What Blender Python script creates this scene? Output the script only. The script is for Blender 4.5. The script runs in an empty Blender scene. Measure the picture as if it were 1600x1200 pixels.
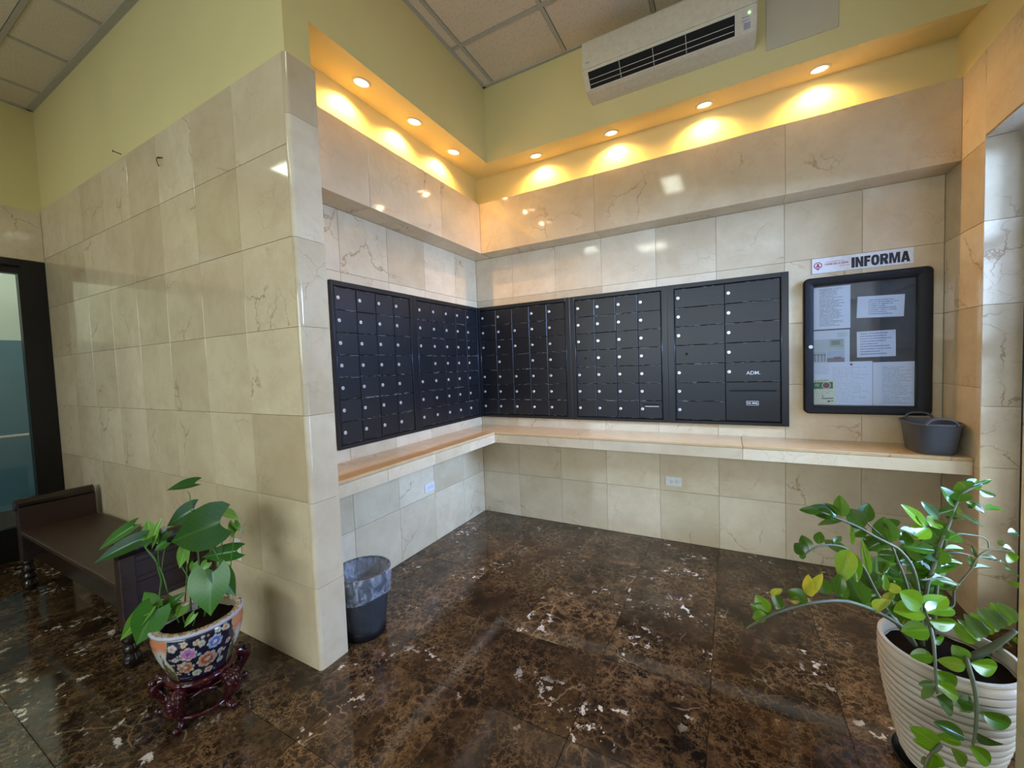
import bpy, bmesh, math, random
from mathutils import Vector, Matrix
PI = math.pi
random.seed(7)
D = bpy.data
SC = bpy.context.scene
COL = SC.collection

# ---------------------------------------------------------------- camera
F_PX, YAW, PITCH, ROLL = 629.137, 0.4965, -0.0467, -0.0366
CAM = Vector((2.0845, -3.2183, 1.3860))
cy_, sy_ = math.cos(YAW), math.sin(YAW)
cp_, sp_ = math.cos(PITCH), math.sin(PITCH)
fw = Vector((-sy_*cp_, cy_*cp_, sp_)); rt = Vector((cy_, sy_, 0)); up = rt.cross(fw)
cr_, sr_ = math.cos(ROLL), math.sin(ROLL)
rt2 = cr_*rt + sr_*up; up2 = -sr_*rt + cr_*up
cam_data = D.cameras.new('camera'); cam = D.objects.new('camera', cam_data); COL.objects.link(cam)
cam_data.sensor_fit = 'HORIZONTAL'; cam_data.sensor_width = 36.0
cam_data.lens = F_PX/1600*36.0; cam_data.clip_start = 0.02
cam.matrix_world = Matrix(((rt2.x, up2.x, -fw.x, CAM.x), (rt2.y, up2.y, -fw.y, CAM.y), (rt2.z, up2.z, -fw.z, CAM.z), (0, 0, 0, 1)))
SC.camera = cam

# ---------------------------------------------------------------- world, view, daylight
W = D.worlds.new('world'); SC.world = W; W.use_nodes = True
bgn = W.node_tree.nodes['Background']
bgn.inputs['Color'].default_value = (0.62, 0.78, 1.0, 1); bgn.inputs['Strength'].default_value = 1.0
SC.view_settings.view_transform = 'Standard'; SC.view_settings.look = 'None'
SC.view_settings.gamma = 1.0; SC.view_settings.use_curve_mapping = False
SC.view_settings.exposure = 0.5

def area(name, loc, rot, sx, sy, power, color):
    l = D.lights.new(name, 'AREA'); l.shape = 'RECTANGLE'; l.size = sx; l.size_y = sy
    l.energy = power; l.color = color
    o = D.objects.new(name, l); COL.objects.link(o); o.location = loc; o.rotation_euler = rot
    return o
# daylight entering at the glazed side door and at the glazed front of the lobby
area('daylight_side_door', (4.75, -1.75, 2.30), (0, math.radians(64), 0), 0.6, 2.4, 410, (0.37, 0.59, 1.08))
area('added_porch_fill', (3.9, -1.2, .6), (0, math.radians(108), 0), 0.9, 1.4, 34, (0.66, 0.83, 1.0))  # added fill lamp aimed up and in, lifts the soffit and pillar end
area('daylight_front', (1.0, -7.2, 2.5), (math.radians(66), 0, 0), 4.6, 2.0, 165, (0.90, 0.99, 0.92))

# ---------------------------------------------------------------- node helpers
class NT:
    def __init__(s, name):
        s.m = D.materials.new(name); s.m.use_nodes = True
        s.t = s.m.node_tree; s.b = s.t.nodes['Principled BSDF']; s.o = s.t.nodes['Material Output']
    def n(s, typ, **kw):
        nd = s.t.nodes.new(typ)
        for k, v in kw.items():
            if k.startswith('_'): setattr(nd, k[1:], v)
            else:
                key = int(k[1:]) if k[0] == 'i' and k[1:].isdigit() else k
                s.set(nd.inputs[key], v)
        return nd
    def set(s, inp, v):
        if hasattr(v, 'is_output'): s.t.links.new(v, inp)
        elif hasattr(v, 'outputs'): s.t.links.new(v.outputs[0], inp)
        else:
            if isinstance(v, tuple) and len(v) == 3 and inp.type == 'RGBA': v = (*v, 1)
            inp.default_value = v
    def P(s, **kw):
        al = {'color': 'Base Color', 'rough': 'Roughness', 'metal': 'Metallic', 'normal': 'Normal', 'alpha': 'Alpha', 'spec': 'Specular IOR Level',
              'coat': 'Coat Weight', 'trans': 'Transmission Weight', 'emis': 'Emission Color', 'estr': 'Emission Strength', 'sss': 'Subsurface Weight', 'ior': 'IOR', 'crough': 'Coat Roughness'}
        for k, v in kw.items(): s.set(s.b.inputs[al[k]], v)
        return s
    def math(s, op, a, b=0.0, clamp=False):
        nd = s.n('ShaderNodeMath', _operation=op, _use_clamp=clamp); s.set(nd.inputs[0], a); s.set(nd.inputs[1], b); return nd.outputs[0]
    def vmath(s, op, a, b):
        nd = s.n('ShaderNodeVectorMath', _operation=op); s.set(nd.inputs[0], a); s.set(nd.inputs[1], b); return nd.outputs[0]
    def mix(s, f, a, b, blend='MIX'):
        nd = s.n('ShaderNodeMix', _data_type='RGBA', _blend_type=blend)
        s.set(nd.inputs[0], f); s.set(nd.inputs[6], a); s.set(nd.inputs[7], b); return nd.outputs[2]
    def noise(s, vec, scale, detail=4, rough=.55, dist=0.0):
        nd = s.n('ShaderNodeTexNoise'); s.set(nd.inputs['Vector'], vec)
        nd.inputs['Scale'].default_value = scale; nd.inputs['Detail'].default_value = detail
        nd.inputs['Roughness'].default_value = rough; nd.inputs['Distortion'].default_value = dist
        return nd
    def vor(s, vec, scale, feature='F1', rnd=1.0):
        nd = s.n('ShaderNodeTexVoronoi', _feature=feature); s.set(nd.inputs['Vector'], vec)
        nd.inputs['Scale'].default_value = scale; nd.inputs['Randomness'].default_value = rnd
        return nd
    def ramp(s, f, *stops):
        nd = s.n('ShaderNodeMapRange', _clamp=True); s.set(nd.inputs[0], f)
        nd.inputs[1].default_value = stops[0]; nd.inputs[2].default_value = stops[1]
        nd.inputs[3].default_value = stops[2] if len(stops) > 2 else 0.0; nd.inputs[4].default_value = stops[3] if len(stops) > 3 else 1.0
        return nd.outputs[0]
    def coords(s, rnd=True):
        tc = s.n('ShaderNodeTexCoord'); v = tc.outputs['Object']
        if rnd:
            oi = s.n('ShaderNodeObjectInfo'); c = s.n('ShaderNodeCombineXYZ')
            r = oi.outputs['Random']
            s.set(c.inputs[0], s.math('MULTIPLY', r, 91.0)); s.set(c.inputs[1], s.math('MULTIPLY', r, 53.0)); s.set(c.inputs[2], s.math('MULTIPLY', r, 37.0))
            return s.vmath('ADD', v, c.outputs[0]), r
        return v, None
    def bump(s, h, strength=.2, dist=.002):
        nd = s.n('ShaderNodeBump'); s.set(nd.inputs['Height'], h); nd.inputs['Strength'].default_value = strength; nd.inputs['Distance'].default_value = dist
        return nd.outputs[0]

def plain(name, color, rough=.5, metal=0.0, **kw):
    t = NT(name); v, _ = t.coords(False)
    nz = t.noise(v, 40, 3); f = t.ramp(nz.outputs[0], .3, .7)
    c2 = tuple(min(1, c*.88) for c in color)
    t.P(color=t.mix(f, color, c2), rough=rough, metal=metal, **kw)
    return t.m

def mat_cream(name='cream_marble', tint=None):
    t = NT(name); v, r = t.coords()
    n1 = t.noise(v, 2.6, 6, .6, .6); n2 = t.noise(v, 9, 6, .65)
    base = t.mix(t.ramp(n1.outputs[0], .35, .68), (.66, .525, .34), (.77, .64, .43))
    base = t.mix(t.math('MULTIPLY', t.ramp(n2.outputs[0], .45, .75), .55), base, (.60, .445, .275))
    dv = t.vmath('ADD', v, t.vmath('MULTIPLY', t.noise(v, 4.0, 5, .6).outputs[1], (.28, .28, .28)))
    e1 = t.vor(dv, 3.1, 'DISTANCE_TO_EDGE'); k1 = t.ramp(e1.outputs[0], .0, .018, 1, 0)
    msk = t.ramp(t.noise(v, 2.3, 2).outputs[0], .55, .66)
    base = t.mix(t.math('MULTIPLY', t.math('MULTIPLY', k1, msk), .75), base, (.33, .20, .10))
    dv2 = t.vmath('ADD', v, t.vmath('MULTIPLY', t.noise(v, 11.0, 4, .6).outputs[1], (.10, .10, .10)))
    e2 = t.vor(dv2, 9, 'DISTANCE_TO_EDGE'); k2 = t.ramp(e2.outputs[0], .0, .035, 1, 0)
    msk2 = t.ramp(t.noise(v, 3.7, 2).outputs[0], .52, .70)
    base = t.mix(t.math('MULTIPLY', t.math('MULTIPLY', k2, msk2), .4), base, (.45, .31, .18))
    br = t.ramp(r, 0, 1, .86, 1.05)
    cc = t.n('ShaderNodeCombineColor'); t.set(cc.inputs[0], br); t.set(cc.inputs[1], t.math('POWER', br, 1.15)); t.set(cc.inputs[2], t.math('POWER', br, 1.5))
    base = t.mix(1.0, base, cc.outputs[0], 'MULTIPLY')
    if tint: base = t.mix(1.0, base, tint, 'MULTIPLY')
    t.P(color=base, rough=t.ramp(n2.outputs[0], .3, .7, .045, .09), ior=1.5)
    return t.m

def mat_emperador():
    t = NT('brown_emperador_marble'); v, r = t.coords()
    n1 = t.noise(v, 3.2, 5, .6, .5); n2 = t.noise(v, 14, 5, .65)
    base = t.mix(t.ramp(n1.outputs[0], .35, .7), (.008, .0052, .0036), (.042, .022, .012))
    base = t.mix(t.ramp(n2.outputs[0], .45, .75), base, (.085, .046, .022))
    dv = t.vmath('ADD', v, t.vmath('MULTIPLY', t.noise(v, 6.0, 9, .75).outputs[1], (.34, .34, .34)))
    big = t.vor(dv, 5.5, 'F1'); base = t.mix(t.ramp(t.n('ShaderNodeSeparateColor', i0=big.outputs['Color']).outputs[0], .2, .9, 0, .55), base, (.066, .036, .018))
    # rounded dark clasts in a golden net
    dc = t.vmath('ADD', v, t.vmath('MULTIPLY', t.noise(v, 7.0, 4, .6).outputs[1], (.13, .13, .13)))
    ec = t.vor(dc, 13, 'DISTANCE_TO_EDGE'); cm = t.ramp(t.noise(v, 2.4, 4, .6).outputs[0], .46, .62)
    base = t.mix(t.math('MULTIPLY', t.ramp(ec.outputs[0], .06, .22), t.math('MULTIPLY', cm, .75)), base, (.010, .0065, .0045))
    base = t.mix(t.math('MULTIPLY', t.ramp(ec.outputs[0], 0, .065, 1, 0), t.math('MULTIPLY', cm, t.ramp(n2.outputs[0], .38, .62, .1, .9))), base, (.20, .115, .05))
    e1 = t.vor(dv, 9, 'DISTANCE_TO_EDGE'); w = t.noise(v, 8, 5, .65)
    k1 = t.ramp(t.math('DIVIDE', e1.outputs[0], t.ramp(w.outputs[0], .42, .72, .008, .26)), 0, 1, 1, 0)
    base = t.mix(t.math('MULTIPLY', k1, t.ramp(t.noise(v, 3.1, 4).outputs[0], .42, .64, .03, .8)), base, (.205, .118, .052))
    dv2 = t.vmath('ADD', v, t.vmath('MULTIPLY', t.noise(v, 17.0, 8, .75).outputs[1], (.14, .14, .14)))
    e2 = t.vor(dv2, 24, 'DISTANCE_TO_EDGE'); k2 = t.ramp(e2.outputs[0], 0, .07, 1, 0)
    k2 = t.math('MULTIPLY', k2, t.ramp(t.noise(v, 5, 4).outputs[0], .40, .62))
    base = t.mix(t.math('MULTIPLY', k2, .85), base, (.33, .20, .09))
    ln = t.vor(t.vmath('ADD', v, t.vmath('MULTIPLY', t.noise(v, 2.5, 4, .6).outputs[1], (.25, .25, .25))), 2.1, 'DISTANCE_TO_EDGE')
    k4 = t.math('MULTIPLY', t.ramp(ln.outputs[0], 0, .010, 1, 0), t.ramp(t.noise(v, 3, 2).outputs[0], .52, .58))
    base = t.mix(t.math('MULTIPLY', k4, .6), base, (.42, .27, .14))
    # bright calcite flecks, gathered in patches
    fl = t.vor(dv, 10, 'DISTANCE_TO_EDGE'); pt = t.noise(v, 3.0, 2)
    fk = t.ramp(fl.outputs[0], .09, .12, 1, 0)
    nk = t.ramp(t.noise(v, 24, 3, .6).outputs[0], .57, .60)
    k3 = t.math('MULTIPLY', t.math('MULTIPLY', fk, nk), t.ramp(pt.outputs[0], .545, .62))
    base = t.mix(k3, base, (.68, .60, .50))
    br = t.ramp(r, 0, 1, .75, 1.2)
    cc = t.n('ShaderNodeCombineColor')
    for i in range(3): t.set(cc.inputs[i], br)
    base = t.mix(1.0, base, cc.outputs[0], 'MULTIPLY')
    t.P(color=base, rough=.075, ior=1.5)
    return t.m

def mat_wood(name, a, b, rough=.3, scale=(1, 14, 14), coat=.35):
    t = NT(name); v, _ = t.coords(False)
    mp = t.n('ShaderNodeMapping'); t.set(mp.inputs[0], v); mp.inputs['Scale'].default_value = scale
    n = t.noise(mp.outputs[0], 5, 5, .6, .4)
    t.P(color=t.mix(t.ramp(n.outputs[0], .35, .7), a, b), rough=rough, coat=coat, crough=.12)
    return t.m

def mat_paint(name, a, rough=.6):
    t = NT(name); v, _ = t.coords(False)
    n = t.noise(v, 1.6, 4); n2 = t.noise(v, 160, 2)
    c2 = tuple(c*.93 for c in a)
    t.P(color=t.mix(t.ramp(n.outputs[0], .35, .7), a, c2), rough=rough, normal=t.bump(n2.outputs[0], .12, .001))
    return t.m

def mat_acoustic():
    t = NT('acoustic_ceiling_panel'); v, r = t.coords()
    n = t.noise(v, 150, 2); n2 = t.noise(v, 2, 3)
    c = t.mix(t.ramp(n.outputs[0], .56, .68), (.80, .68, .51), (.54, .45, .33))
    c = t.mix(t.ramp(n2.outputs[0], .3, .8, 0, .3), c, (.55, .48, .38))
    t.P(color=c, rough=.9, normal=t.bump(n.outputs[0], .3, .002)); return t.m

def mat_glass(name, tint=(.95, .97, 1.0), opacity=0.0):
    t = NT(name); t.t.nodes.remove(t.b)
    lw = t.n('ShaderNodeFresnel'); lw.inputs['IOR'].default_value = 1.5
    tr = t.n('ShaderNodeBsdfTransparent', Color=tint); gl = t.n('ShaderNodeBsdfGlossy', Color=(1., 1., 1.), Roughness=.015)
    mx = t.n('ShaderNodeMixShader', i0=lw.outputs[0]); t.set(mx.inputs[1], tr); t.set(mx.inputs[2], gl)
    t.set(t.o.inputs[0], mx); return t.m

def mat_emit(name, color, strength):
    t = NT(name); t.P(color=(.9, .9, .9), emis=color, estr=strength); return t.m

def mat_leaf(name, a, b, vein, rough=.25):
    t = NT(name); tc = t.n('ShaderNodeTexCoord'); sx = t.n('ShaderNodeSeparateXYZ'); t.set(sx.inputs[0], tc.outputs['Object'])
    v, r = t.coords()
    n = t.noise(v, 2.2, 4)
    oi_mix = t.ramp(t.math('ADD', t.math('MULTIPLY', n.outputs[0], .6), t.math('MULTIPLY', r, .4)), .3, .75)
    c = t.mix(oi_mix, a, b)
    ax = t.math('ABSOLUTE', sx.outputs[0])
    rib = t.ramp(ax, 0, .035, 1, 0)
    sv = t.math('SINE', t.math('ADD', t.math('MULTIPLY', sx.outputs[1], 44), t.math('MULTIPLY', ax, -36)))
    side = t.math('MULTIPLY', t.ramp(sv, .9, 1.0), .45)
    c = t.mix(t.math('MULTIPLY', t.math('MAXIMUM', rib, side), .7), c, vein)
    t.P(color=c, rough=rough, sss=0.0)
    # light through the blade
    tb = t.n('ShaderNodeBsdfTranslucent'); t.set(tb.inputs[0], t.mix(.5, c, (.35, .55, .03)))
    mx = t.n('ShaderNodeMixShader', i0=.14); t.set(mx.inputs[1], t.b.outputs[0]); t.set(mx.inputs[2], tb); t.set(t.o.inputs[0], mx)
    return t.m

M = {}
M['cream'] = mat_cream()
M['counter'] = mat_cream('warm_lit_cream_marble', (.93, .82, .68))  # same cream marble, warm downlight glow put into the counter top colour
M['emper'] = mat_emperador()
M['grout'] = plain('dark_joint', (.40, .31, .21), .8)
M['fgrout'] = plain('floor_joint', (.05, .033, .022), .6)
M['yellow'] = mat_paint('pale_yellow_paint', (.76, .65, .30))
M['white_paint'] = mat_paint('off_white_paint', (.72, .70, .60))
M['panel'] = mat_acoustic()
M['tbar'] = plain('painted_ceiling_bar', (.50, .46, .38), .45)
M['dark_void'] = plain('dark_void', (.03, .025, .02), .9)
def mat_door():
    t = NT('black_enamel'); v, r = t.coords(); tc = t.n('ShaderNodeTexCoord'); sp = t.n('ShaderNodeSeparateXYZ'); t.set(sp.inputs[0], tc.outputs['Object'])
    n = t.noise(v, 22, 4); ed = t.ramp(t.math('ABSOLUTE', sp.outputs[2]), .0640, .0655)
    k = t.math('MULTIPLY', t.math('MULTIPLY', ed, t.math('LESS_THAN', t.math('ABSOLUTE', sp.outputs[2]), .0672)), t.ramp(n.outputs[0], .52, .60))
    t.P(color=t.mix(k, t.mix(r, (.007, .007, .009), (.012, .012, .014)), (.42, .42, .43)), rough=.36); return t.m
M['mailbox'] = plain('black_enamel_frame', (.009, .009, .011), .33, 0.0)
M['door'] = mat_door()
M['mail_edge'] = plain('black_satin_rod', (.05, .055, .07), .22, .6)
M['chrome'] = plain('bright_steel', (.84, .83, .81), .28, .55)
M['black'] = plain('black_plastic', (.006, .006, .007), .5, spec=.3)
M['hole'] = plain('keyhole_black', (.002, .002, .002), .8)
M['white'] = plain('white_plastic', (.80, .78, .72), .35)
M['ac_white'] = plain('ivory_plastic', (.74, .67, .50), .4)
M['glass'] = mat_glass('clear_glass')
M['bronze'] = plain('dark_anodised_frame', (.012, .011, .012), .3, .3)
M['bench'] = mat_wood('dark_stained_wood', (.010, .006, .005), (.024, .012, .008), .2)
M['bench_seat'] = mat_wood('brown_stained_wood', (.034, .018, .011), (.064, .034, .019), .42, coat=.05)
M['bench_panel'] = mat_wood('dark_red_wood', (.020, .009, .006), (.045, .018, .012), .5, coat=.0)
M['redwood'] = mat_wood('red_lacquered_wood', (.022, .002, .004), (.065, .004, .008), .10)
M['soil'] = plain('dark_soil', (.012, .007, .004), .98, spec=.05)
M['tub'] = plain('charcoal_plastic', (.075, .08, .09), .45)
M['paper'] = plain('white_paper', (.82, .84, .86), .7)
M['warm_bulb'] = mat_emit('glowing_bulb', (1.0, .84, .52), 9)
M['tube'] = mat_emit('fluorescent_diffuser', (.92, 1.0, .84), 9.5)
M['led'] = mat_emit('green_indicator', (.3, 1.0, .25), 6.0)
M['stem'] = plain('grey_green_stem', (.10, .12, .06), .55)
M['gstem'] = plain('green_stem', (.10, .22, .04), .4)
M['zz0'] = mat_leaf('green_leaflet', (.030, .095, .004), (.080, .19, .006), (.13, .27, .03), .2)
M['zz1'] = mat_leaf('dark_green_leaflet', (.018, .062, .004), (.042, .115, .007), (.08, .18, .03), .2)
M['zz2'] = mat_leaf('bright_green_leaflet', (.085, .21, .005), (.17, .32, .010), (.24, .40, .06), .22)
M['zz3'] = mat_leaf('yellow_tinged_leaflet', (.16, .34, .02), (.50, .44, .03), (.35, .45, .08), .3)
M['zz4'] = mat_leaf('yellowing_leaflet', (.20, .36, .02), (.68, .50, .03), (.40, .45, .06), .3)
M['zz5'] = mat_leaf('olive_leaflet', (.06, .13, .02), (.13, .20, .04), (.16, .22, .08), .3)
M['zz6'] = mat_leaf('silvered_leaflet', (.05, .14, .06), (.10, .22, .10), (.25, .36, .22), .12)
M['ar1'] = mat_leaf('deep_green_leaf', (.008, .052, .010), (.018, .085, .013), (.06, .16, .035), .25)
M['ar2'] = mat_leaf('mid_green_leaf', (.025, .125, .010), (.055, .19, .016), (.13, .29, .06), .3)
M['ar3'] = mat_leaf('lime_leaf', (.10, .27, .02), (.19, .38, .05), (.40, .60, .18), .3)

# ---------------------------------------------------------------- object helpers
def link(name, bm_or_mesh, mats, parent=None, loc=(0, 0, 0), smooth=False, kind=None):
    if isinstance(bm_or_mesh, bmesh.types.BMesh):
        me = D.meshes.new(name); bm_or_mesh.normal_update(); bm_or_mesh.to_mesh(me); bm_or_mesh.free()
    else: me = bm_or_mesh
    if not me.materials:
        for m in (mats if isinstance(mats, (list, tuple)) else [mats]): me.materials.append(M[m] if isinstance(m, str) else m)
    if smooth:
        for p in me.polygons: p.use_smooth = True
    o = D.objects.new(name, me); COL.objects.link(o); o.location = loc
    if parent is not None: o.parent = parent
    if kind: o['kind'] = kind
    return o
def smooth_by_angle(o, deg=35):
    bm = bmesh.new(); bm.from_mesh(o.data)
    for f in bm.faces: f.smooth = True
    for e in bm.edges:
        if len(e.link_faces) == 2 and e.calc_face_angle(0) > math.radians(deg): e.smooth = False
    bm.to_mesh(o.data); bm.free(); return o
def tag(o, label, cat, group=None):
    o['label'] = label; o['category'] = cat
    if group: o['group'] = group
    return o
def thing(name, label, cat, loc=(0, 0, 0), rz=0, group=None):
    o = D.objects.new(name, None); COL.objects.link(o); o.location = loc; o.rotation_euler = (0, 0, rz); o.empty_display_size = .1
    return tag(o, label, cat, group)
def box(bm, x0, x1, y0, y1, z0, z1, mi=0):
    vs = [bm.verts.new(p) for p in ((x0, y0, z0), (x1, y0, z0), (x1, y1, z0), (x0, y1, z0), (x0, y0, z1), (x1, y0, z1), (x1, y1, z1), (x0, y1, z1))]
    out = []
    for q in ((0, 3, 2, 1), (4, 5, 6, 7), (0, 1, 5, 4), (1, 2, 6, 5), (2, 3, 7, 6), (3, 0, 4, 7)):
        f = bm.faces.new([vs[i] for i in q]); f.material_index = mi; out.append(f)
    return out
def bx(*a, bev=0.0, seg=1):
    bm = bmesh.new(); box(bm, *a)
    if bev: bmesh.ops.bevel(bm, geom=bm.edges[:], offset=bev, segments=seg, affect='EDGES', profile=.6)
    return bm
def addbox(bm, *a, bev=0.0, seg=1, mi=0):
    b2 = bmesh.new(); box(b2, *a)
    if bev: bmesh.ops.bevel(b2, geom=b2.edges[:], offset=bev, segments=seg, affect='EDGES', profile=.6)
    for f in b2.faces: f.material_index = mi
    merge(bm, b2); return bm
def merge(bm, b2, mat=None):
    if mat is not None: b2.transform(mat)
    me = D.meshes.new('tmp'); b2.to_mesh(me); b2.free(); bm.from_mesh(me); D.meshes.remove(me)
def lathe(prof, n=32, bm=None, cap=True):
    bm = bm or bmesh.new(); rings = []
    for r, z in prof:
        if r < 1e-6: rings.append([bm.verts.new((0, 0, z))]); continue
        rings.append([bm.verts.new((r*math.cos(2*PI*k/n), r*math.sin(2*PI*k/n), z)) for k in range(n)])
    for a, b in zip(rings, rings[1:]):
        for k in range(n):
            k2 = (k+1) % n
            q = [a[k % len(a)], a[k2 % len(a)], b[k2 % len(b)], b[k % len(b)]]
            q2 = []
            for v in q:
                if v not in q2: q2.append(v)
            if len(q2) > 2: bm.faces.new(q2)
    return bm
def tube(bm, pts, rad, n=6):
    pts = [Vector(p) for p in pts]; rings = []
    rads = rad if isinstance(rad, (list, tuple)) else [rad]*len(pts)
    prev = None
    for i, p in enumerate(pts):
        t = (pts[min(i+1, len(pts)-1)] - pts[max(i-1, 0)]).normalized()
        a = prev if prev is not None else (Vector((0, 0, 1)) if abs(t.z) < .9 else Vector((1, 0, 0)))
        x = (a - t*a.dot(t)).normalized(); y = t.cross(x); prev = x
        rings.append([bm.verts.new(p + (x*math.cos(2*PI*k/n) + y*math.sin(2*PI*k/n))*rads[i]) for k in range(n)])
    for a, b in zip(rings, rings[1:]):
        for k in range(n): bm.faces.new((a[k], a[(k+1) % n], b[(k+1) % n], b[k]))
    bm.faces.new(rings[0][::-1]); bm.faces.new(rings[-1]); return bm
def smooth_path(pts, sub=4):
    pts = [Vector(p) for p in pts]; out = []
    for i in range(len(pts)-1):
        p0 = pts[max(i-1, 0)]; p1 = pts[i]; p2 = pts[i+1]; p3 = pts[min(i+2, len(pts)-1)]
        for k in range(sub):
            t = k/sub
            out.append(.5*((2*p1) + (p2-p0)*t + (2*p0-5*p1+4*p2-p3)*t*t + (3*p1-p0-3*p2+p3)*t**3))
    out.append(pts[-1]); return out
def text_mesh(s, size, extrude=.0006, bold=0.0, sx=1.0, shear=0.0, align='CENTER'):
    c = D.curves.new('txt', 'FONT'); c.body = s; c.size = size; c.extrude = extrude; c.offset = bold; c.shear = shear
    c.align_x = align; c.align_y = 'CENTER'; c.resolution_u = 3
    o = D.objects.new('txt', c); COL.objects.link(o)
    bpy.context.view_layer.update()
    me = D.meshes.new_from_object(o.evaluated_get(bpy.context.evaluated_depsgraph_get()))
    D.objects.remove(o); D.curves.remove(c)
    me.transform(Matrix.Rotation(PI/2, 4, 'X') @ Matrix.Diagonal((sx, 1, 1, 1)))   # stands upright, reads from -y
    me.materials.clear(); return me

# ================================================================ measures (metres): x along the mailbox wall, y into it, z up
ZB, ZT, ZS, ZC = 2.3706, 2.7944, 2.9951, 3.5716       # band bottom, band top, soffit, ceiling
DB, DS, WX = .1804, .4019, 3.1646                     # band depth, soffit depth, right wall
YP, YF, YN, XP, ZQ, XL = -1.929, -2.0782, -1.9438, .4087, 2.780, -2.8465
ZK, KH, KD = .8319, .089, .3497                       # counter top, fascia height, depth
T = .012; G = .0016
YFR = -6.5                                            # glazed front of the lobby
XR = 3.3

def tile_mesh(kind, w, h, t, cache={}):
    # slab lying in its own wall plane: width w (x), height h (z), front face at y=-t, chamfered front edge
    key = (kind, round(w, 4), round(h, 4), t)
    if key in cache: return cache[key]
    c = .0012; bm = bmesh.new()
    def ring(i, y): return [bm.verts.new(p) for p in ((-w/2+i, y, -h/2+i), (w/2-i, y, -h/2+i), (w/2-i, y, h/2-i), (-w/2+i, y, h/2-i))]
    r0, r1, r2 = ring(0, 0), ring(0, -t+c), ring(c, -t)
    for a, b in ((r0, r1), (r1, r2)):
        for k in range(4): bm.faces.new((a[k], a[(k+1) % 4], b[(k+1) % 4], b[k]))
    bm.faces.new(r2)
    me = D.meshes.new(kind); bm.normal_update(); bm.to_mesh(me); bm.free(); me.materials.append(M['emper' if kind == 'floor_tile' else 'cream']); cache[key] = me
    return me
def tiles(parent, us, zs, place, rz, t=T, skip=None):
    # us, zs: seam positions in the wall plane; place(u, z) -> world point on the backing surface
    for i in range(len(us)-1):
        for j in range(len(zs)-1):
            if skip and skip(i, j): continue
            w = abs(us[i+1]-us[i])-G; h = zs[j+1]-zs[j]-G
            o = D.objects.new('tile', tile_mesh('tile', w, h, t)); COL.objects.link(o)
            o.location = place((us[i]+us[i+1])/2, (zs[j]+zs[j+1])/2); o.rotation_euler = (0, 0, rz); o.parent = parent
ROWS = [0, .388, .787, 1.191, 1.593, 1.992, ZB]
ROWS_BIG = [0, .388, .792, 1.191, 1.593, 1.992, 2.391, ZQ]
def quad_wall(name, *a, mat='grout'): return link(name, bx(*a), mat, kind='structure')

# ================================================================ floor and ceiling
floor = quad_wall('floor', -5.2, 5.6, -7.0, .3, -.12, -T, mat='fgrout')
FX = [1.543 + .457*k for k in range(-10, 5)]; FX = [-2.86] + [x for x in FX if -2.80 < x < 3.25] + [3.40]
FY = [-1.892 + .457*k for k in range(-11, 5)]; FY = [-6.5] + [y for y in FY if -6.4 < y < -.1] + [0.0]
for i in range(len(FX)-1):
    for j in range(len(FY)-1):
        xc, yc = (FX[i]+FX[i+1])/2, (FY[j]+FY[j+1])/2
        if xc < -.1 and yc > -1.9: continue
        if FY[j+1] < -4.7 or (yc > -.03): 
            if FY[j+1] < -4.7: continue
        me = tile_mesh('floor_tile', FX[i+1]-FX[i]-.0016, FY[j+1]-FY[j]-.0016, T)
        o = D.objects.new('tile', me); COL.objects.link(o); o.location = (xc, yc, -T); o.rotation_euler = (-PI/2, 0, 0); o.parent = floor
link('floor_slab', bx(-2.86, 3.4, -6.5, FY[0]+.457*0+1.8, -T, -.0005), 'emper', floor) if False else None
bmf = bmesh.new(); lo = min(y for y in FY if y > -4.72 - .457)
addbox(bmf, -2.86, 3.4, -6.5, lo - .0016, -T, 0)
link('floor_slab', bmf, 'emper', floor)

ceil = quad_wall('ceiling', -5.2, 5.6, -7.0, .3, ZC+.03, ZC+.15, mat='dark_void')
CX = [-2.8465] + [-2.494+.597*k for k in range(0, 10)] + [3.29]
CY = [-6.5, -5.97, -5.373, -4.776, -4.179, -3.582, -2.985, -2.388, -1.866, -1.352, -.838, -DS]
CXa = [DS] + [x for x in CX if x > DS+.05]
fixtures = []
def cell(x0, x1, y0, y1):
    if (abs(x0-1.088) < .01 and abs(y0+2.985) < .01) or (abs(x0+2.494) < .01 and abs(y0+4.179) < .01) or (abs(x0-.491) < .01 and abs(y0+5.373) < .01) or (abs(x0+.703) < .02 and abs(y0+4.776) < .01):  # last cell here holds an unseen light added to brighten the marble wall
        fixtures.append((x0+(.24 if x0 > 1 or x0 < -2 else 0), x1-(.06 if x0 > 1 else 0), y0, y1))
        if x0 > 1 or x0 < -2: link('panel', bx(x0+.0155, x0+.235, y0+.0155, y1-.0155, ZC+.004, ZC+.018), 'panel', ceil)
        return
    g = .0155
    o = link('panel', bx(x0+g, x1-g, y0+g, y1-g, ZC+.004, ZC+.018), 'panel', ceil)
    c = Vector(((x0+x1)/2, (y0+y1)/2, ZC)); o.data.transform(Matrix.Translation(-c)); o.location = c
bars = bmesh.new()
for j in range(len(CY)-1):
    y0, y1 = CY[j], CY[j+1]
    xs = CX if y1 < -2.3 else CXa
    for i in range(len(xs)-1): cell(xs[i], xs[i+1], y0, y1)
    for x in xs[1:-1]:
        if y0 > -4.2: link('ceiling_bar', bx(x-.012, x+.012, y0, y1, ZC-.001, ZC+.012), 'tbar', ceil)
        else: addbox(bars, x-.012, x+.012, y0, y1, ZC-.001, ZC+.012)
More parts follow.
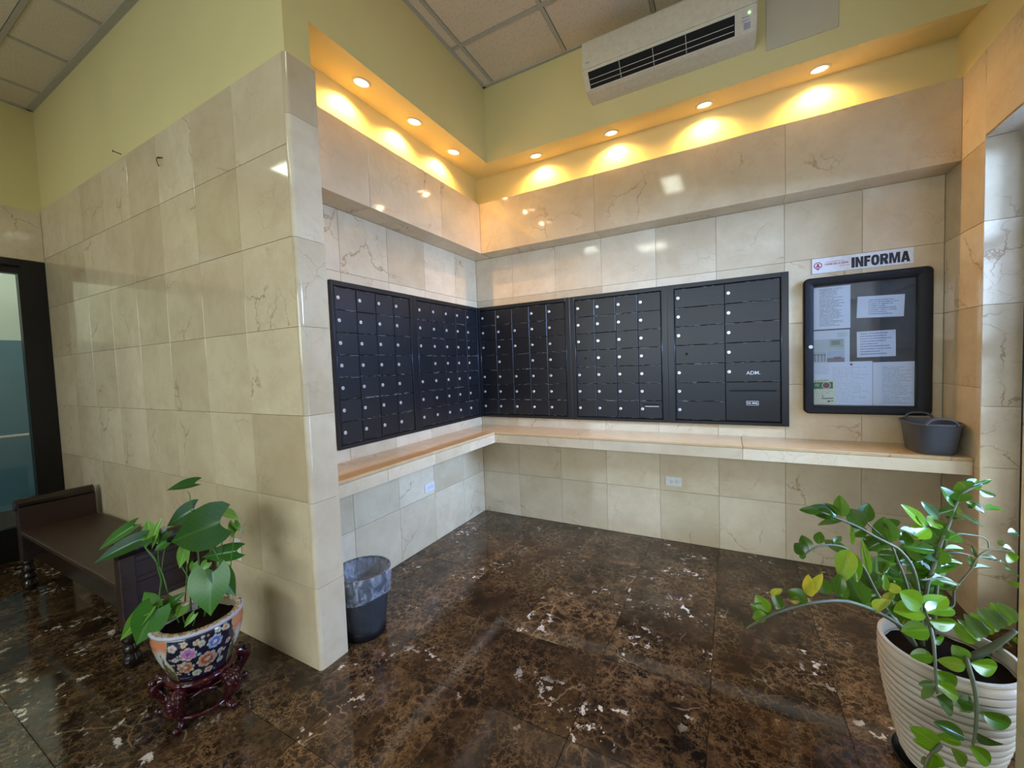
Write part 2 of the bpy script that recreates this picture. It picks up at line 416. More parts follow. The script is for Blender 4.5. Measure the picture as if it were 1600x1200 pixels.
# the strip of panels between the partition and the next full row
for i in range(len(CX)-1):
    pass
for y in CY[1:-1]:
    x0 = CX[0] if y < -2.1 else DS
    link('ceiling_bar', bx(x0, 3.29, y-.012, y+.012, ZC-.0013, ZC+.011), 'tbar', ceil)
def left_strip():
    for i in range(len(CX)-1):
        if CX[i+1] <= .5:
            g = .0155
            o = link('panel', bx(CX[i]+g, min(CX[i+1], DS)-g, -2.388+g, YF-.004, ZC+.004, ZC+.018), 'panel', ceil)
            c = Vector(((CX[i]+CX[i+1])/2, -2.23, ZC)); o.data.transform(Matrix.Translation(-c)); o.location = c
            if CX[i] > -2.8: link('ceiling_bar', bx(CX[i]-.012, CX[i]+.012, -2.388, YF, ZC-.001, ZC+.012), 'tbar', ceil)
left_strip()
link('ceiling_bar', bars, 'tbar', ceil)
bm = bmesh.new()
addbox(bm, DS, 3.29, -DS-.022, -DS, ZC-.006, ZC+.004); addbox(bm, DS, DS+.022, YF, -DS, ZC-.006, ZC+.004)
addbox(bm, XL, DS+.02, YF-.022-.01, YF+.012, ZC-.006, ZC+.004); addbox(bm, XL, XL+.022, -6.5, YF, ZC-.006, ZC+.004)
link('edge_angle', bm, 'tbar', ceil)

# ================================================================ walls
wl = quad_wall('wall_left', -.16, -T, YN+.0, .16, 0, ZC+.03)
LY = [YN+.014, -1.515, -1.12, -.735, -.335, 0]
tiles(wl, LY, ROWS, lambda u, z: (-T, u, z), PI/2)
wb = quad_wall('wall_back', -T, XR+.1, T, .17, 0, ZC+.03)
BX = [0, .385, .794, 1.19, 1.605, 2.008, 2.408, 2.803, WX]
tiles(wb, BX, ROWS, lambda u, z: (u, T, z), 0)

# partition that ends in the bullnosed pillar
wp = quad_wall('wall_partition', XL-.1, XP-T, YF+T, YN, 0, ZQ-.004)
PX = [XL] + [-.012-.3975*k for k in range(7, -1, -1)][0:] + [XP-.020]
PX = [XL, -2.40, -2.00, -1.60, -1.205, -.81, -.412, -.012, XP-.021]
tiles(wp, PX, ROWS_BIG, lambda u, z: (u, YF+T, z), 0)
tiles(wp, [XP-.0, -.0], ROWS_BIG, lambda u, z: (u, YN, z), PI, t=.0148)
ER = [0, .388, .787, 1.191, 1.593, 1.988, 2.52, ZQ]
for j in range(len(ER)-1):          # end face: tiles with a rounded front arris
    z0, z1 = ER[j]+G/2, ER[j+1]-G/2
    R = .020; prof = [(XP-T, YP)]
    prof += [(XP, YP), (XP, YF+R)] + [(XP-R+R*math.cos(a), YF+R-R*math.sin(a)) for a in [PI/2*k/6 for k in range(1, 7)]] + [(XP-R, YF+T), (XP-T, YF+T)]
    bm = bmesh.new(); zc = (z0+z1)/2
    lo_ = [bm.verts.new((x-XP, y-YF, z0-zc)) for x, y in prof]; hi_ = [bm.verts.new((x-XP, y-YF, z1-zc)) for x, y in prof]
    for k in range(len(prof)): bm.faces.new((lo_[k], lo_[(k+1) % len(prof)], hi_[(k+1) % len(prof)], hi_[k]))
    bm.faces.new(lo_[::-1]); bm.faces.new(hi_)
    smooth_by_angle(link('bullnose_tile', bm, 'cream', wp, (XP, YF, zc)))
quad_wall('trim_1', XL-.1, DS, YF+.008, YN, ZQ-.004, ZC+.03, mat='yellow')

# yellow soffit with the downlights, the lit niche under it, the stone band
bm = bmesh.new()
ZN, DN = 3.045, .112
def sweep(bm, prof):            # profile (distance from the walls, height) swept along both walls with a mitre
    st_ = [[bm.verts.new((d, YN, z)) for d, z in prof], [bm.verts.new((d, -d, z)) for d, z in prof], [bm.verts.new((WX+.15, -d, z)) for d, z in prof]]
    n = len(prof)
    for a, b in zip(st_, st_[1:]):
        for k in range(n): bm.faces.new((a[k], a[(k+1) % n], b[(k+1) % n], b[k]))
    bm.faces.new(st_[0]); bm.faces.new(st_[-1][::-1]); bmesh.ops.recalc_face_normals(bm, faces=bm.faces[:])
sweep(bm, [(DS, ZS), (DS, ZC+.03), (-.01, ZC+.03), (-.01, ZN), (DN, ZN)])
link('trim_2', bm, 'yellow', kind='structure')
bm = bmesh.new()
sweep(bm, [(DN, ZT), (DN, ZN+.005), (-.01, ZN+.005), (-.01, ZT)])
link('trim_3', bm, 'yellow', kind='structure')
bm = bmesh.new()
addbox(bm, 0, DB-T, YN, 0, ZB+.004, ZT); addbox(bm, DB-T, WX, -DB+T, 0, ZB+.004, ZT)
band = link('trim_4', bm, 'grout', kind='structure')
def slab(parent, x0, x1, y0, y1, z0, z1, name='slab', mat='cream', bev=.0012):
    c = Vector(((x0+x1)/2, (y0+y1)/2, (z0+z1)/2))
    return link(name, bx(x0-c.x, x1-c.x, y0-c.y, y1-c.y, z0-c.z, z1-c.z, bev=bev), mat, parent, c)
for a, b in ((DB, 1.199), (1.199, 2.397), (2.397, WX)): slab(band, a+G/2, b-G/2, -DB, -DB+T, ZB, ZT, 'face_slab')
for a, b in ((YN, -1.42), (-1.42, -.72), (-.72, -DB)): slab(band, DB-T, DB, a+G/2, b-G/2, ZB, ZT, 'face_slab')
for a, b in ((DB, 1.199), (1.199, 2.397), (2.397, WX)): slab(band, a+G/2, b-G/2, -DB+T+.0005, 0, ZB, ZB+.0035, 'underside_slab', bev=0)
for a, b in ((YN+.014, -1.42), (-1.42, -.72), (-.72, -.001)): slab(band, .0005, DB-T-.0005, a+G/2, b-G/2, ZB, ZB+.0035, 'underside_slab', bev=0)

# right wall: pier, header and reveal of the glazed side door
bm = bmesh.new()
addbox(bm, WX+T, XR+.12, -.4+T, .17, 0, ZC+.03); addbox(bm, WX+T, XR+.12, -2.9, -.4+T, 2.385+T, ZC+.03)
wr = link('wall_right', bm, 'grout', kind='structure')
RY = [-.4, 0]
tiles(wr, [0, -.4], ROWS+[ZT], lambda u, z: (WX+T, u, z), -PI/2)
tiles(wr, [-.4, -.85, -1.3, -1.75], [2.385, ZT], lambda u, z: (WX+T, u, z), -PI/2)
tiles(wr, [WX, XR], [0, .388, .80, 1.10, 1.593, 1.992, 2.385], lambda u, z: (u, -.4+T, z), 0)
slab(wr, WX, XR, -2.0, -.4, 2.385, 2.385+T, 'header_slab')
bm = bmesh.new(); addbox(bm, WX+.002, WX+T+.001, -2.9, 0, ZT, ZC+.03); link('trim_5', bm, 'yellow', kind='structure')

# near pier at the right edge of the frame
wn = quad_wall('wall_pier', 2.733+T, 3.32, -2.75, -1.72-T, 0, ZC+.03)
tiles(wn, [-1.72, -2.08, -2.42, -2.75], ROWS+[ZT, ZC], lambda u, z: (2.733+T, u, z), -PI/2)
tiles(wn, [3.32, 3.12, 2.733], ROWS+[ZT, ZC], lambda u, z: (u, -1.72-T, z), PI)

# far left wall with the glazed entrance
bm = bmesh.new()
addbox(bm, XL-.12, XL-T+.0005, YF-3.2, YF+T+.004, 2.365, ZC+.03); addbox(bm, XL-.12, XL-T, -6.5, YF-1.95, 0, 2.365)
addbox(bm, XL-T, XL-.0005, YF-3.2, YF+.010, 2.762, ZC+.03)
wf = link('wall_entrance', bm, 'yellow', kind='structure')
tiles(wf, [YF-1.95, YF-1.3, YF-.65, YF], [2.365, 2.765], lambda u, z: (XL-T, u, z), PI/2)
# lobby walls behind the viewer, with a glazed front
bm = bmesh.new()
addbox(bm, -3.0, -1.2, YFR-.15, YFR, 0, ZC+.03); addbox(bm, 3.5, 3.9, YFR-.15, YFR, 0, ZC+.03); addbox(bm, -1.2, 3.5, YFR-.15, YFR, 2.6, ZC+.03); addbox(bm, -1.2, 3.5, YFR-.15, YFR, 0, .35)
link('wall_front', bm, 'white_paint', kind='structure')
quad_wall('wall_side', 3.5, 3.65, YFR, -2.75, 0, ZC+.03, mat='white_paint')
bm = bmesh.new()
for x in (-1.2, -.03, 1.14, 2.31, 3.44): addbox(bm, x, x+.06, YFR-.1, YFR-.04, .35, 2.6)
addbox(bm, -1.2, 3.5, YFR-.1, YFR-.04, .35, .42); addbox(bm, -1.2, 3.5, YFR-.1, YFR-.04, 2.53, 2.6)
wfr = link('window_1', bm, 'bronze', kind='structure')
link('pane', bx(-1.2, 3.5, YFR-.075, YFR-.068, .36, 2.59), 'glass', wfr)

# side door: dark glazed door with horizontal bars
bm = bmesh.new()
addbox(bm, XR, XR+.045, -.457, -.4, 0, 2.385); addbox(bm, XR, XR+.055, -1.75, -1.68, 0, 2.385); addbox(bm, XR, XR+.055, -1.68, -.43, 2.31, 2.385)
addbox(bm, XR, XR+.055, -1.68, -.43, 0, .20)
d1 = link('door_1', bm, 'bronze', kind='structure')
for z in (.52, .98, 1.445, 1.91): link('glazing_bar', bx(XR-.012, XR+.05, -1.68, -.43, z-.03, z+.03, bev=.003), 'bronze', d1)
link('pane', bx(XR+.022, XR+.028, -1.68, -.43, .2, 2.31), 'glass', d1)
# entrance at the far left
bm = bmesh.new()
y1 = YF
addbox(bm, XL-.07, XL, y1-.15, y1, 0, 2.362); addbox(bm, XL-.07, XL, y1-1.95, y1-.15, 2.25, 2.362); addbox(bm, XL-.07, XL, y1-1.95, y1-1.80, 0, 2.362)
addbox(bm, XL-.07, XL, y1-1.80, y1-.15, 0, .26)
d2 = link('door_2', bm, 'bronze', kind='structure')
link('pane', bx(XL-.04, XL-.034, y1-1.80, y1-.15, .26, 2.25), 'glass', d2)
bm = bmesh.new(); tube(bm, [(XL+.05, y1-1.6, .98), (XL+.05, y1-.18, .98)], .012, 8); addbox(bm, XL, XL+.05, y1-.25, y1-.23, .97, .99); addbox(bm, XL, XL+.05, y1-1.55, y1-1.53, .97, .99)
link('push_bar', bm, 'chrome', d2)
link('closer', bx(XL, XL+.04, y1-.30, y1-.14, 2.30, 2.345, bev=.004), 'bronze', d2)
# vestibule beyond the entrance
M['vest_wall'] = mat_paint('vestibule_paint', (.66, .72, .58)); M['teal'] = mat_paint('teal_door_paint', (.10, .22, .26), .4)
bm = bmesh.new(); addbox(bm, -5.0, -4.9, -5.5, .2, 0, ZC+.03); addbox(bm, -5.0, XL-.12, -.6, -.5, 0, ZC+.03); addbox(bm, -5.0, XL-.12, -5.5, -5.4, 0, ZC+.03)
link('wall_vestibule', bm, 'vest_wall', kind='structure')
bm = bmesh.new(); addbox(bm, -4.9, -4.86, -3.2, -.65, 0, 1.86)
d3 = link('door_3', bm, 'teal', kind='structure'); link('handle', bx(-4.86, -4.80, -1.4, -1.26, .98, 1.0, bev=.004), 'chrome', d3)
vl = thing('ceiling_light', 'added unseen ceiling light brightening the vestibule beyond the far left glass door', 'light', (-3.9, -2.3, ZC-.02))  # lamp out of view, added to light the vestibule
link('housing', bx(-.32, .32, -.62, .62, .0, .02, bev=.004), 'white', vl); link('diffuser', bx(-.29, .29, -.59, .59, -.012, .0, bev=.003), 'tube', vl)
# outside, beyond the side door: paving and a garden wall
quad_wall('floor_porch', 3.4, 9, -6, 6, -.25, -.13, mat='white_paint')
M['gwall'] = plain('blue_grey_render', (.07, .085, .11), .7)
quad_wall('wall_porch', 4.6, 9.0, 1.2, 1.35, -.13, 3.2, mat='gwall')

# ================================================================ counter
ct = thing('counter', 'L-shaped cream marble counter running under the mailboxes and the notice board', 'counter', (0, 0, 0))
YE = YP+.001
link('carcass', (lambda b: (addbox(b, .001, KD-.016, YE, -.001, ZK-KH+.004, ZK-.021), addbox(b, KD-.016, WX-.001, -KD+.016, -.001, ZK-KH+.004, ZK-.021), b)[2])(bmesh.new()), 'cream', ct)
for a, b in ((0.0005, 1.09), (1.09, 2.15), (2.15, WX-.001)): slab(ct, a+G/2, b-G/2, -KD, -.0005, ZK-.019, ZK, 'top_slab', 'counter', bev=.003)
for a, b in ((YE, -1.15), (-1.15, -KD-.001)): slab(ct, .0005, KD, a+G/2, b-G/2, ZK-.019, ZK, 'top_slab', 'counter', bev=.003)
for a, b in ((KD-.0135, 1.19), (1.19, 2.15), (2.15, WX-.001)): slab(ct, a+G/2, b-G/2, -KD+.0015, -KD+.0145, ZK-KH, ZK-.020, 'fascia_slab')
for a, b in ((YE, -1.55), (-1.55, -1.12), (-1.12, -.72), (-.72, -KD+.0015)): slab(ct, KD-.0145, KD-.0015, a+G/2, b-G/2, ZK-KH, ZK-.020, 'fascia_slab')

# ================================================================ mailboxes
ROWZ = [.940 + .1362*k for k in range(8)]
def ring_frame(bm, x0, x1, z0, z1, ix0, ix1, iz0, iz1, y0, y1):
    addbox(bm, x0, ix0, y0, y1, z0, z1, bev=.0015); addbox(bm, ix1, x1, y0, y1, z0, z1, bev=.0015)
    addbox(bm, ix0, ix1, y0, y1, z0, iz0, bev=.0015); addbox(bm, ix0, ix1, y0, y1, iz1, z1, bev=.0015)
def lock_mesh():
    bm = lathe([(0, -.001), (.0115, -.001), (.0115, .004), (.010, .0055), (.0062, .0055), (.0055, .0068), (0, .0068)], 14)
    bm.transform(Matrix.Rotation(PI/2, 4, 'X'))
    for f in bm.faces: f.material_index = 0
    addbox(bm, -.0011, .0011, -.0076, -.006, -.0036, .0036, mi=1)
    me = D.meshes.new('lock'); bm.normal_update(); bm.to_mesh(me); bm.free(); me.materials.append(M['chrome']); me.materials.append(M['hole']); return me
def hole_mesh():
    bm = lathe([(0, .0008), (.0078, .0008), (.0088, .001), (.0100, .0005), (.0100, -.002)], 14); bm.transform(Matrix.Rotation(PI/2, 4, 'X'))
    for f in bm.faces: f.material_index = 1
    me = D.meshes.new('lock_hole'); bm.normal_update(); bm.to_mesh(me); bm.free(); me.materials.append(M['chrome']); me.materials.append(M['hole']); return me
LOCK, HOLE = lock_mesh(), hole_mesh()
DOORS = {}
def door_mesh(w, h):
    k = (round(w, 4), round(h, 4))
    if k not in DOORS:
        bm = bx(-w/2, w/2, -.010, 0, -h/2, h/2, bev=.0021)
        me = D.meshes.new('door'); bm.normal_update(); bm.to_mesh(me); bm.free(); me.materials.append(M['door']); DOORS[k] = me
    return DOORS[k]
FZ0, FZ1 = .912, 1.930
rnd = random.Random(3)
def mailbox(label, origin, rz, x0, x1, cols, moved=(), missing=(), skip=()):
    # local frame: x to the right along the wall, -y out of the wall
    t = thing('mailbox_unit', label, 'mailbox', origin, rz, 'wall mailboxes')
    bm = bmesh.new()
    ring_frame(bm, x0, x1, FZ0, FZ1, cols[0]-.006, cols[-1]+.006, ROWZ[0]-.006, ROWZ[-1]+.006, -.024, -.0005)
    link('frame', bm, 'mailbox', t)
    link('back_panel', bx(cols[0]-.006, cols[-1]+.006, -.006, -.001, ROWZ[0]-.006, ROWZ[-1]+.006), 'hole', t)
    for x in (cols[0]-.004, cols[-1]+.004):
        bm = bmesh.new(); tube(bm, [(x, -.0215, ROWZ[0]-.004), (x, -.0215, ROWZ[-1]+.004)], .0034, 8); link('hinge_rod', bm, 'mail_edge', t, smooth=True)
    for i in range(len(cols)-1):
        for j in range(7):
            row = 6-j
            if (i, row) in skip: continue
            w = cols[i+1]-cols[i]-.0028; h = ROWZ[j+1]-ROWZ[j]-.0028
            d = D.objects.new('door', door_mesh(w, h)); COL.objects.link(d); d.parent = t
            d.location = ((cols[i]+cols[i+1])/2, -.0105-rnd.random()*.0012, (ROWZ[j]+ROWZ[j+1])/2)
            d.rotation_euler = (rnd.uniform(-.004, .004), 0, rnd.uniform(-.006, .006))
            if (i, row) in missing:
                lk = D.objects.new('lock_hole', HOLE)
            else:
                lk = D.objects.new('lock', LOCK); lk.rotation_euler = (0, rnd.uniform(-.4, .4), 0)
            COL.objects.link(lk); lk.parent = d
            dx = .0225 if (i, row) not in moved else moved[(i, row)]
            lk.location = (-w/2+dx, -.0102, .004)
    return t
cA = [-1.588, -1.427, -1.269, -1.109, -.947]; cB = [-.866, -.7045, -.543, -.386, -.2275, -.062]
mailbox('black wall mailbox unit nearest the marble pillar, four columns by seven rows', (0, 0, 0), PI/2, -1.612, -.908, cA)
mailbox('black five-column mailbox unit on the side wall, next to the inside corner', (0, 0, 0), PI/2, -.9075, -.020, cB, missing=((0, 3),))
cC = [.040, .2065, .3745, .544, .711, .877]; cD = [.967, 1.130, 1.298, 1.466, 1.636]
mailbox('black five-column mailbox unit on the back wall, left end at the inside corner', (0, 0, 0), 0, .020, .922, cC, missing=((2, 0), (2, 3), (0, 3)))
uD = mailbox('black four-column mailbox unit on the back wall with a slot in its lowest right door', (0, 0, 0), 0, .9225, 1.682, cD, moved={(0, 3): .078}, missing=((0, 3),))
bm = bx(1.495, 1.622, -.0235, -.0205, 1.043, 1.053); link('letter_slot', bm, 'hole', uD)
link('slot_label', bx(1.51, 1.61, -.0225, -.0203, 1.029, 1.036), M['tbar'], uD)
cE = [1.733, 2.057, 2.382]
uE = mailbox('black two-column unit of wide parcel doors with ADM. lettering and outgoing mail slot', (0, 0, 0), 0, 1.6825, 2.428, cE, moved={(0, 3): .075}, missing=((0, 3),), skip=((1, 5), (1, 6)))
w = cE[2]-cE[1]-.0028; h = ROWZ[2]-ROWZ[0]-.0028
dm = link('mail_drop_door', bx(-w/2, w/2, -.010, 0, -h/2, h/2, bev=.0021), 'mailbox', uE, ((cE[1]+cE[2])/2, -.0105, (ROWZ[0]+ROWZ[2])/2))
link('letter_slot', bx(-.138, .138, -.0108, -.0099, .068, .081), 'hole', dm, smooth=False)
link('slot_lip', bx(-.142, .142, -.0115, -.0098, .081, .083), 'mailbox', dm)
M['letter_white'] = plain('white_lettering', (.75, .75, .75), .6)
link('plate', bx(-.036, .036, -.0115, -.0099, -.025, .004, bev=.001), 'letter_white', dm)
link('plate_face', bx(-.0335, .0335, -.0121, -.0114, -.0225, .0015), 'black', dm)
me = text_mesh('U.S. MAIL', .0155, .0004, .0006); link('plate_lettering', me, 'letter_white', dm, (0, -.0125, -.0105))
me = text_mesh('ADM.', .034, .0004, .0002, 1.0); link('door_lettering', me, 'letter_white', uE, (2.226, -.0225, 1.2725))

# ================================================================ downlights
dl = [((.262, -1.517), 'side soffit, first from the marble pillar'), ((.264, -1.083), 'side soffit, middle one of three'), ((.255, -.637), 'side soffit, nearest the inside corner'),
      ((.762, -.247), 'back soffit, nearest the inside corner'), ((1.354, -.238), 'back soffit, left of the air conditioner'), ((1.957, -.230), 'back soffit, below the air conditioner'), ((2.558, -.235), 'back soffit, nearest the right wall')]
SL = math.atan2(ZN-ZS, DS-DN)
for (x, y), wh in dl:
    side = y < -.4; d_ = x if side else -y
    t = thing('downlight', 'glowing round recessed downlight in the '+wh, 'light', (x, y, ZS+(DS-d_)*math.tan(SL)), 0, 'recessed downlights')
    t.rotation_euler = (0, SL, 0) if side else (SL, 0, 0)
    o = link('trim_ring', lathe([(.038, .004), (.038, -.003), (.045, -.0055), (.052, -.0035), (.054, 0), (.054, .002)], 28), 'ac_white', t, smooth=True)
    o = link('bulb', lathe([(.038, .001), (.032, -.004), (.016, -.008), (0, -.009)], 24), 'warm_bulb', t, smooth=True)
    l = D.lights.new('downlight_lamp', 'SPOT'); l.energy = 12.5; l.color = (1.0, .57, .18); l.spot_size = 2.75; l.spot_blend = .7; l.shadow_soft_size = .014
    lo = D.objects.new('downlight_lamp', l); COL.objects.link(lo)
    dd = .1868
    lo.location = (dd if side else x, y if side else -dd, ZS+(DS-dd)*math.tan(SL)-.022)
for k, (x0, x1, y0, y1) in enumerate(fixtures):
    t = thing('ceiling_light', ['square fluorescent ceiling panel light behind the viewer at right', 'added unseen ceiling panel light in the lobby, brightening the big marble wall', 'square fluorescent ceiling panel light by the glazed front', 'square fluorescent ceiling panel light in the middle of the lobby'][k % 4], 'light', ((x0+x1)/2, (y0+y1)/2, ZC))
    hx, hy = (x1-x0)/2-.014, (y1-y0)/2-.014
    bm = bmesh.new(); addbox(bm, -hx, -hx+.03, -hy, hy, 0, .02); addbox(bm, hx-.03, hx, -hy, hy, 0, .02); addbox(bm, -hx+.03, hx-.03, -hy, -hy+.03, 0, .02); addbox(bm, -hx+.03, hx-.03, hy-.03, hy, 0, .02)
    link('frame', bm, 'white', t); link('diffuser', bx(-hx+.03, hx-.03, -hy+.03, hy-.03, .006, .012), 'tube', t)

# ================================================================ air conditioner
ac = thing('air_conditioner', 'ivory split air conditioner mounted high on the yellow soffit', 'air conditioner', (1.75, -DS, 3.15))
HL = .483
def extr(prof, x0, x1, mi=0, bm=None):
    bm = bm or bmesh.new()
    a = [bm.verts.new((x0, -d, z)) for d, z in prof]; b = [bm.verts.new((x1, -d, z)) for d, z in prof]; n = len(prof)
    for k in range(n): bm.faces.new((a[k], b[k], b[(k+1) % n], a[(k+1) % n])).material_index = mi
    bm.faces.new(a[::-1]).material_index = mi; bm.faces.new(b).material_index = mi; bmesh.ops.recalc_face_normals(bm, faces=bm.faces[:]); return bm
prof = [(0, .0), (.05, .002), (.110, .012), (.132, .020), (.200, .098), (.205, .14), (.203, .25), (.195, .278), (.175, .290), (0, .290)]
o = link('body', extr(prof, -HL, HL), 'ac_white', ac); bm = bmesh.new(); bm.from_mesh(o.data); bmesh.ops.bevel(bm, geom=[e for e in bm.edges if abs(abs(e.verts[0].co.x)-HL) < 1e-5 and abs(abs(e.verts[1].co.x)-HL) < 1e-5 and e.verts[0].co.x*e.verts[1].co.x > 0], offset=.007, segments=2, affect='EDGES'); bm.to_mesh(o.data); bm.free()
front = [(.196, .112), (.209, .112), (.212, .15), (.209, .25), (.201, .280), (.18, .2915), (.17, .2915), (.19, .27)]
smooth_by_angle(link('front_panel', extr(front, -HL+.003, HL-.003), 'ac_white', ac), 30)
# outlet: dark opening on the slanted lower face, two louvres and vertical vanes
def onslope(s, out): # s 0..1 down the slanted face
    a = Vector((.200, .098)); b = Vector((.134, .0225)); d = (b-a); nrm = Vector((-d.y, d.x)).normalized(); nrm = nrm if nrm.y < 0 else -nrm
    q = a + d*s + nrm*out; return (q.x, q.y)
x0, x1 = -HL+.035, HL-.105
link('outlet', extr([onslope(.04, .0012), onslope(.96, .0012), onslope(.96, -.004), onslope(.04, -.004)], x0, x1), 'hole', ac)
for s in (.45, .73): link('louvre', extr([onslope(s-.014, .002), onslope(s-.014, .006), onslope(s+.014, .006), onslope(s+.014, .002)], x0+.004, x1-.004), 'ac_white', ac)
for fx in (.24, .48, .70): link('vane', extr([onslope(.06, .001), onslope(.06, .004), onslope(.94, .004), onslope(.94, .001)], x0+(x1-x0)*fx-.002, x0+(x1-x0)*fx+.002), 'tbar', ac)
link('indicator', extr([onslope(.12, .001), onslope(.12, .003), onslope(.2, .003), onslope(.2, .001)], HL-.040, HL-.032), 'led', ac)
M['greyprint'] = plain('grey_print', (.38, .38, .40), .6)
link('sticker', extr([onslope(.55, .001), onslope(.55, .002), onslope(.85, .002), onslope(.85, .001)], HL-.062, HL-.03), 'greyprint', ac)
for s in (.28, .42): link('marking', extr([onslope(s, .001), onslope(s, .0018), onslope(s+.05, .0018), onslope(s+.05, .001)], HL-.07, HL-.034), 'greyprint', ac)
bm = bmesh.new()
for k in range(5): addbox(bm, HL-.095+.010*k, HL-.088+.010*k, -.2115, -.2095, .222, .229)
link('badge', bm, 'greyprint', ac)
bm = bmesh.new()
for k in range(3): addbox(bm, -HL+.028+.008*k, -HL+.034+.008*k, -.213, -.2105, .142, .148)
link('badge', bm, 'greyprint', ac)
# blank cover plate beside it
tag(link('cover_plate', bx(2.284, 2.612, -DS-.008, -DS-.0005, 3.118, 3.50, bev=.002), mat_paint('grey_white_panel_paint', (.60, .53, .37)), None), 'flat pale rectangular cover plate right of the air conditioner', 'panel')

# ================================================================ notice board and its papers
BX0, BX1, BZ0, BZ1 = 2.505, 3.110, 1.005, 1.865
nb = thing('notice_board', 'black framed glazed notice board hanging right of the mailboxes', 'notice board', (0, 0, 0))
def rrect(x0, x1, z0, z1, r, n=6):
    pts = []
    for cx, cz, a0 in ((x1-r, z1-r, 0), (x0+r, z1-r, PI/2), (x0+r, z0+r, PI), (x1-r, z0+r, 1.5*PI)):
        pts += [(cx+r*math.cos(a0+PI/2*k/n), cz+r*math.sin(a0+PI/2*k/n)) for k in range(n+1)]
    return pts
IX0, IX1, IZ0, IZ1 = 2.557, 3.043, 1.055, 1.812
bm = bmesh.new(); rings = []
for x0, x1, z0, z1, r, y in ((BX0, BX1, BZ0, BZ1, .03, -.001), (BX0, BX1, BZ0, BZ1, .03, -.036), (BX0+.008, BX1-.008, BZ0+.008, BZ1-.008, .024, -.046), (IX0-.012, IX1+.012, IZ0-.012, IZ1+.012, .006, -.046), (IX0, IX1, IZ0, IZ1, .002, -.038), (IX0, IX1, IZ0, IZ1, .002, -.003)):
    rings.append([bm.verts.new((x, y, z)) for x, z in rrect(x0, x1, z0, z1, r)])
for a, b in zip(rings, rings[1:]):
    n = len(a)
    for k in range(n): bm.faces.new((a[k], a[(k+1) % n], b[(k+1) % n], b[k]))
bmesh.ops.recalc_face_normals(bm, faces=bm.faces[:])
smooth_by_angle(link('frame', bm, 'black', nb))
M['pinboard'] = plain('grey_pinboard', (.10, .095, .09), .9)
link('backing', bx(IX0-.001, IX1+.001, -.008, -.001, IZ0-.001, IZ1+.001), 'pinboard', nb)
link('pane', bx(IX0, IX1, -.0355, -.0335, IZ0, IZ1), 'glass', nb)
lk = D.objects.new('lock', LOCK); COL.objects.link(lk); lk.parent = nb; lk.location = (2.540, -.046, 1.432)

def mat_text(name, bg, ink, rows, x0, x1, z0, z1, dens=.5, hand=False):
    # flat print: ragged lines of small unreadable type
    t = NT(name); tc = t.n('ShaderNodeTexCoord'); sp = t.n('ShaderNodeSeparateXYZ'); t.set(sp.inputs[0], tc.outputs['Object'])
    X, Z = sp.outputs[0], sp.outputs[2]
    row = t.math('MULTIPLY', t.math('SUBTRACT', Z, z0), rows/(z1-z0)); fr = t.math('FRACT', row); idx = t.math('FLOOR', row)
    inl = t.math('MULTIPLY', t.math('GREATER_THAN', fr, .30), t.math('LESS_THAN', fr, .72))
    c = t.n('ShaderNodeCombineXYZ'); t.set(c.inputs[0], t.math('MULTIPLY', X, 420)); t.set(c.inputs[1], t.math('MULTIPLY', idx, 7.3))
    nz = t.noise(c.outputs[0], 1.0, 1); word = t.math('GREATER_THAN', nz.outputs[0], dens)
    wn_ = t.n('ShaderNodeTexWhiteNoise', _noise_dimensions='1D'); t.set(wn_.inputs['W'], idx)
    end = t.math('ADD', x0+(x1-x0)*.55, t.math('MULTIPLY', wn_.outputs[0], (x1-x0)*.45))
    inx = t.math('MULTIPLY', t.math('GREATER_THAN', X, x0), t.math('LESS_THAN', X, end))
    inz = t.math('MULTIPLY', t.math('GREATER_THAN', Z, z0), t.math('LESS_THAN', Z, z1))
    k = t.math('MULTIPLY', t.math('MULTIPLY', inl, word), t.math('MULTIPLY', inx, inz))
    t.P(color=t.mix(t.math('MULTIPLY', k, .8), bg, ink), rough=.75); return t.m
def sheet(label, x0, x1, z0, z1, y, mat, rot=0.0, cat='paper', name='paper_sheet'):
    cx, cz = (x0+x1)/2, (z0+z1)/2
    o = link(name, bx(x0-cx, x1-cx, -.0003, .0003, z0-cz, z1-cz), mat, None, (cx, y, cz)); o.rotation_euler = (0, rot, 0)
    return tag(o, label, cat, 'papers in the notice board')
PW = (.80, .83, .88)
sheet('tall white printed notice at the upper left inside the notice board', 2.560, 2.745, 1.541, 1.806, -.0095, mat_text('typed_notice', PW, (.10, .10, .12), 26, -.062, .066, -.115, .122, .42))
s2 = sheet('photo sheet of a digital clock and buildings at the left inside the notice board', 2.560, 2.742, 1.300, 1.532, -.0095, mat_text('photo_sheet_print', (.74, .77, .80), (.2, .3, .22), 9, .03, .085, .07, .1, .4))
def patch(parent, x0, x1, z0, z1, color, name, y=-.0006, rough=.7):
    return link(name, bx(x0, x1, y-.0002, y+.0002, z0, z1), plain(name+'_print', color, rough), parent)
patch(s2, -.091, .066, -.011, .060, (.55, .62, .60), 'picture'); patch(s2, -.091, -.026, -.085, -.013, (.50, .55, .58), 'picture'); patch(s2, -.022, .066, -.085, -.013, (.50, .60, .68), 'picture')
patch(s2, -.010, .060, .010, .058, (.42, .48, .40), 'clock_picture', -.001); patch(s2, .000, .044, .022, .050, (.22, .27, .21), 'clock_display', -.0014)
for x in (-.085, -.068, -.050, -.034): patch(s2, x, x+.003, -.08, -.03, (.10, .11, .13), 'railing_picture', -.001)
patch(s2, -.091, -.026, -.038, -.034, (.10, .11, .13), 'railing_picture', -.0012); patch(s2, -.022, .066, -.085, -.058, (.22, .22, .24), 'street_picture', -.001); patch(s2, .012, .05, -.066, -.052, (.34, .15, .14), 'street_picture', -.0013)
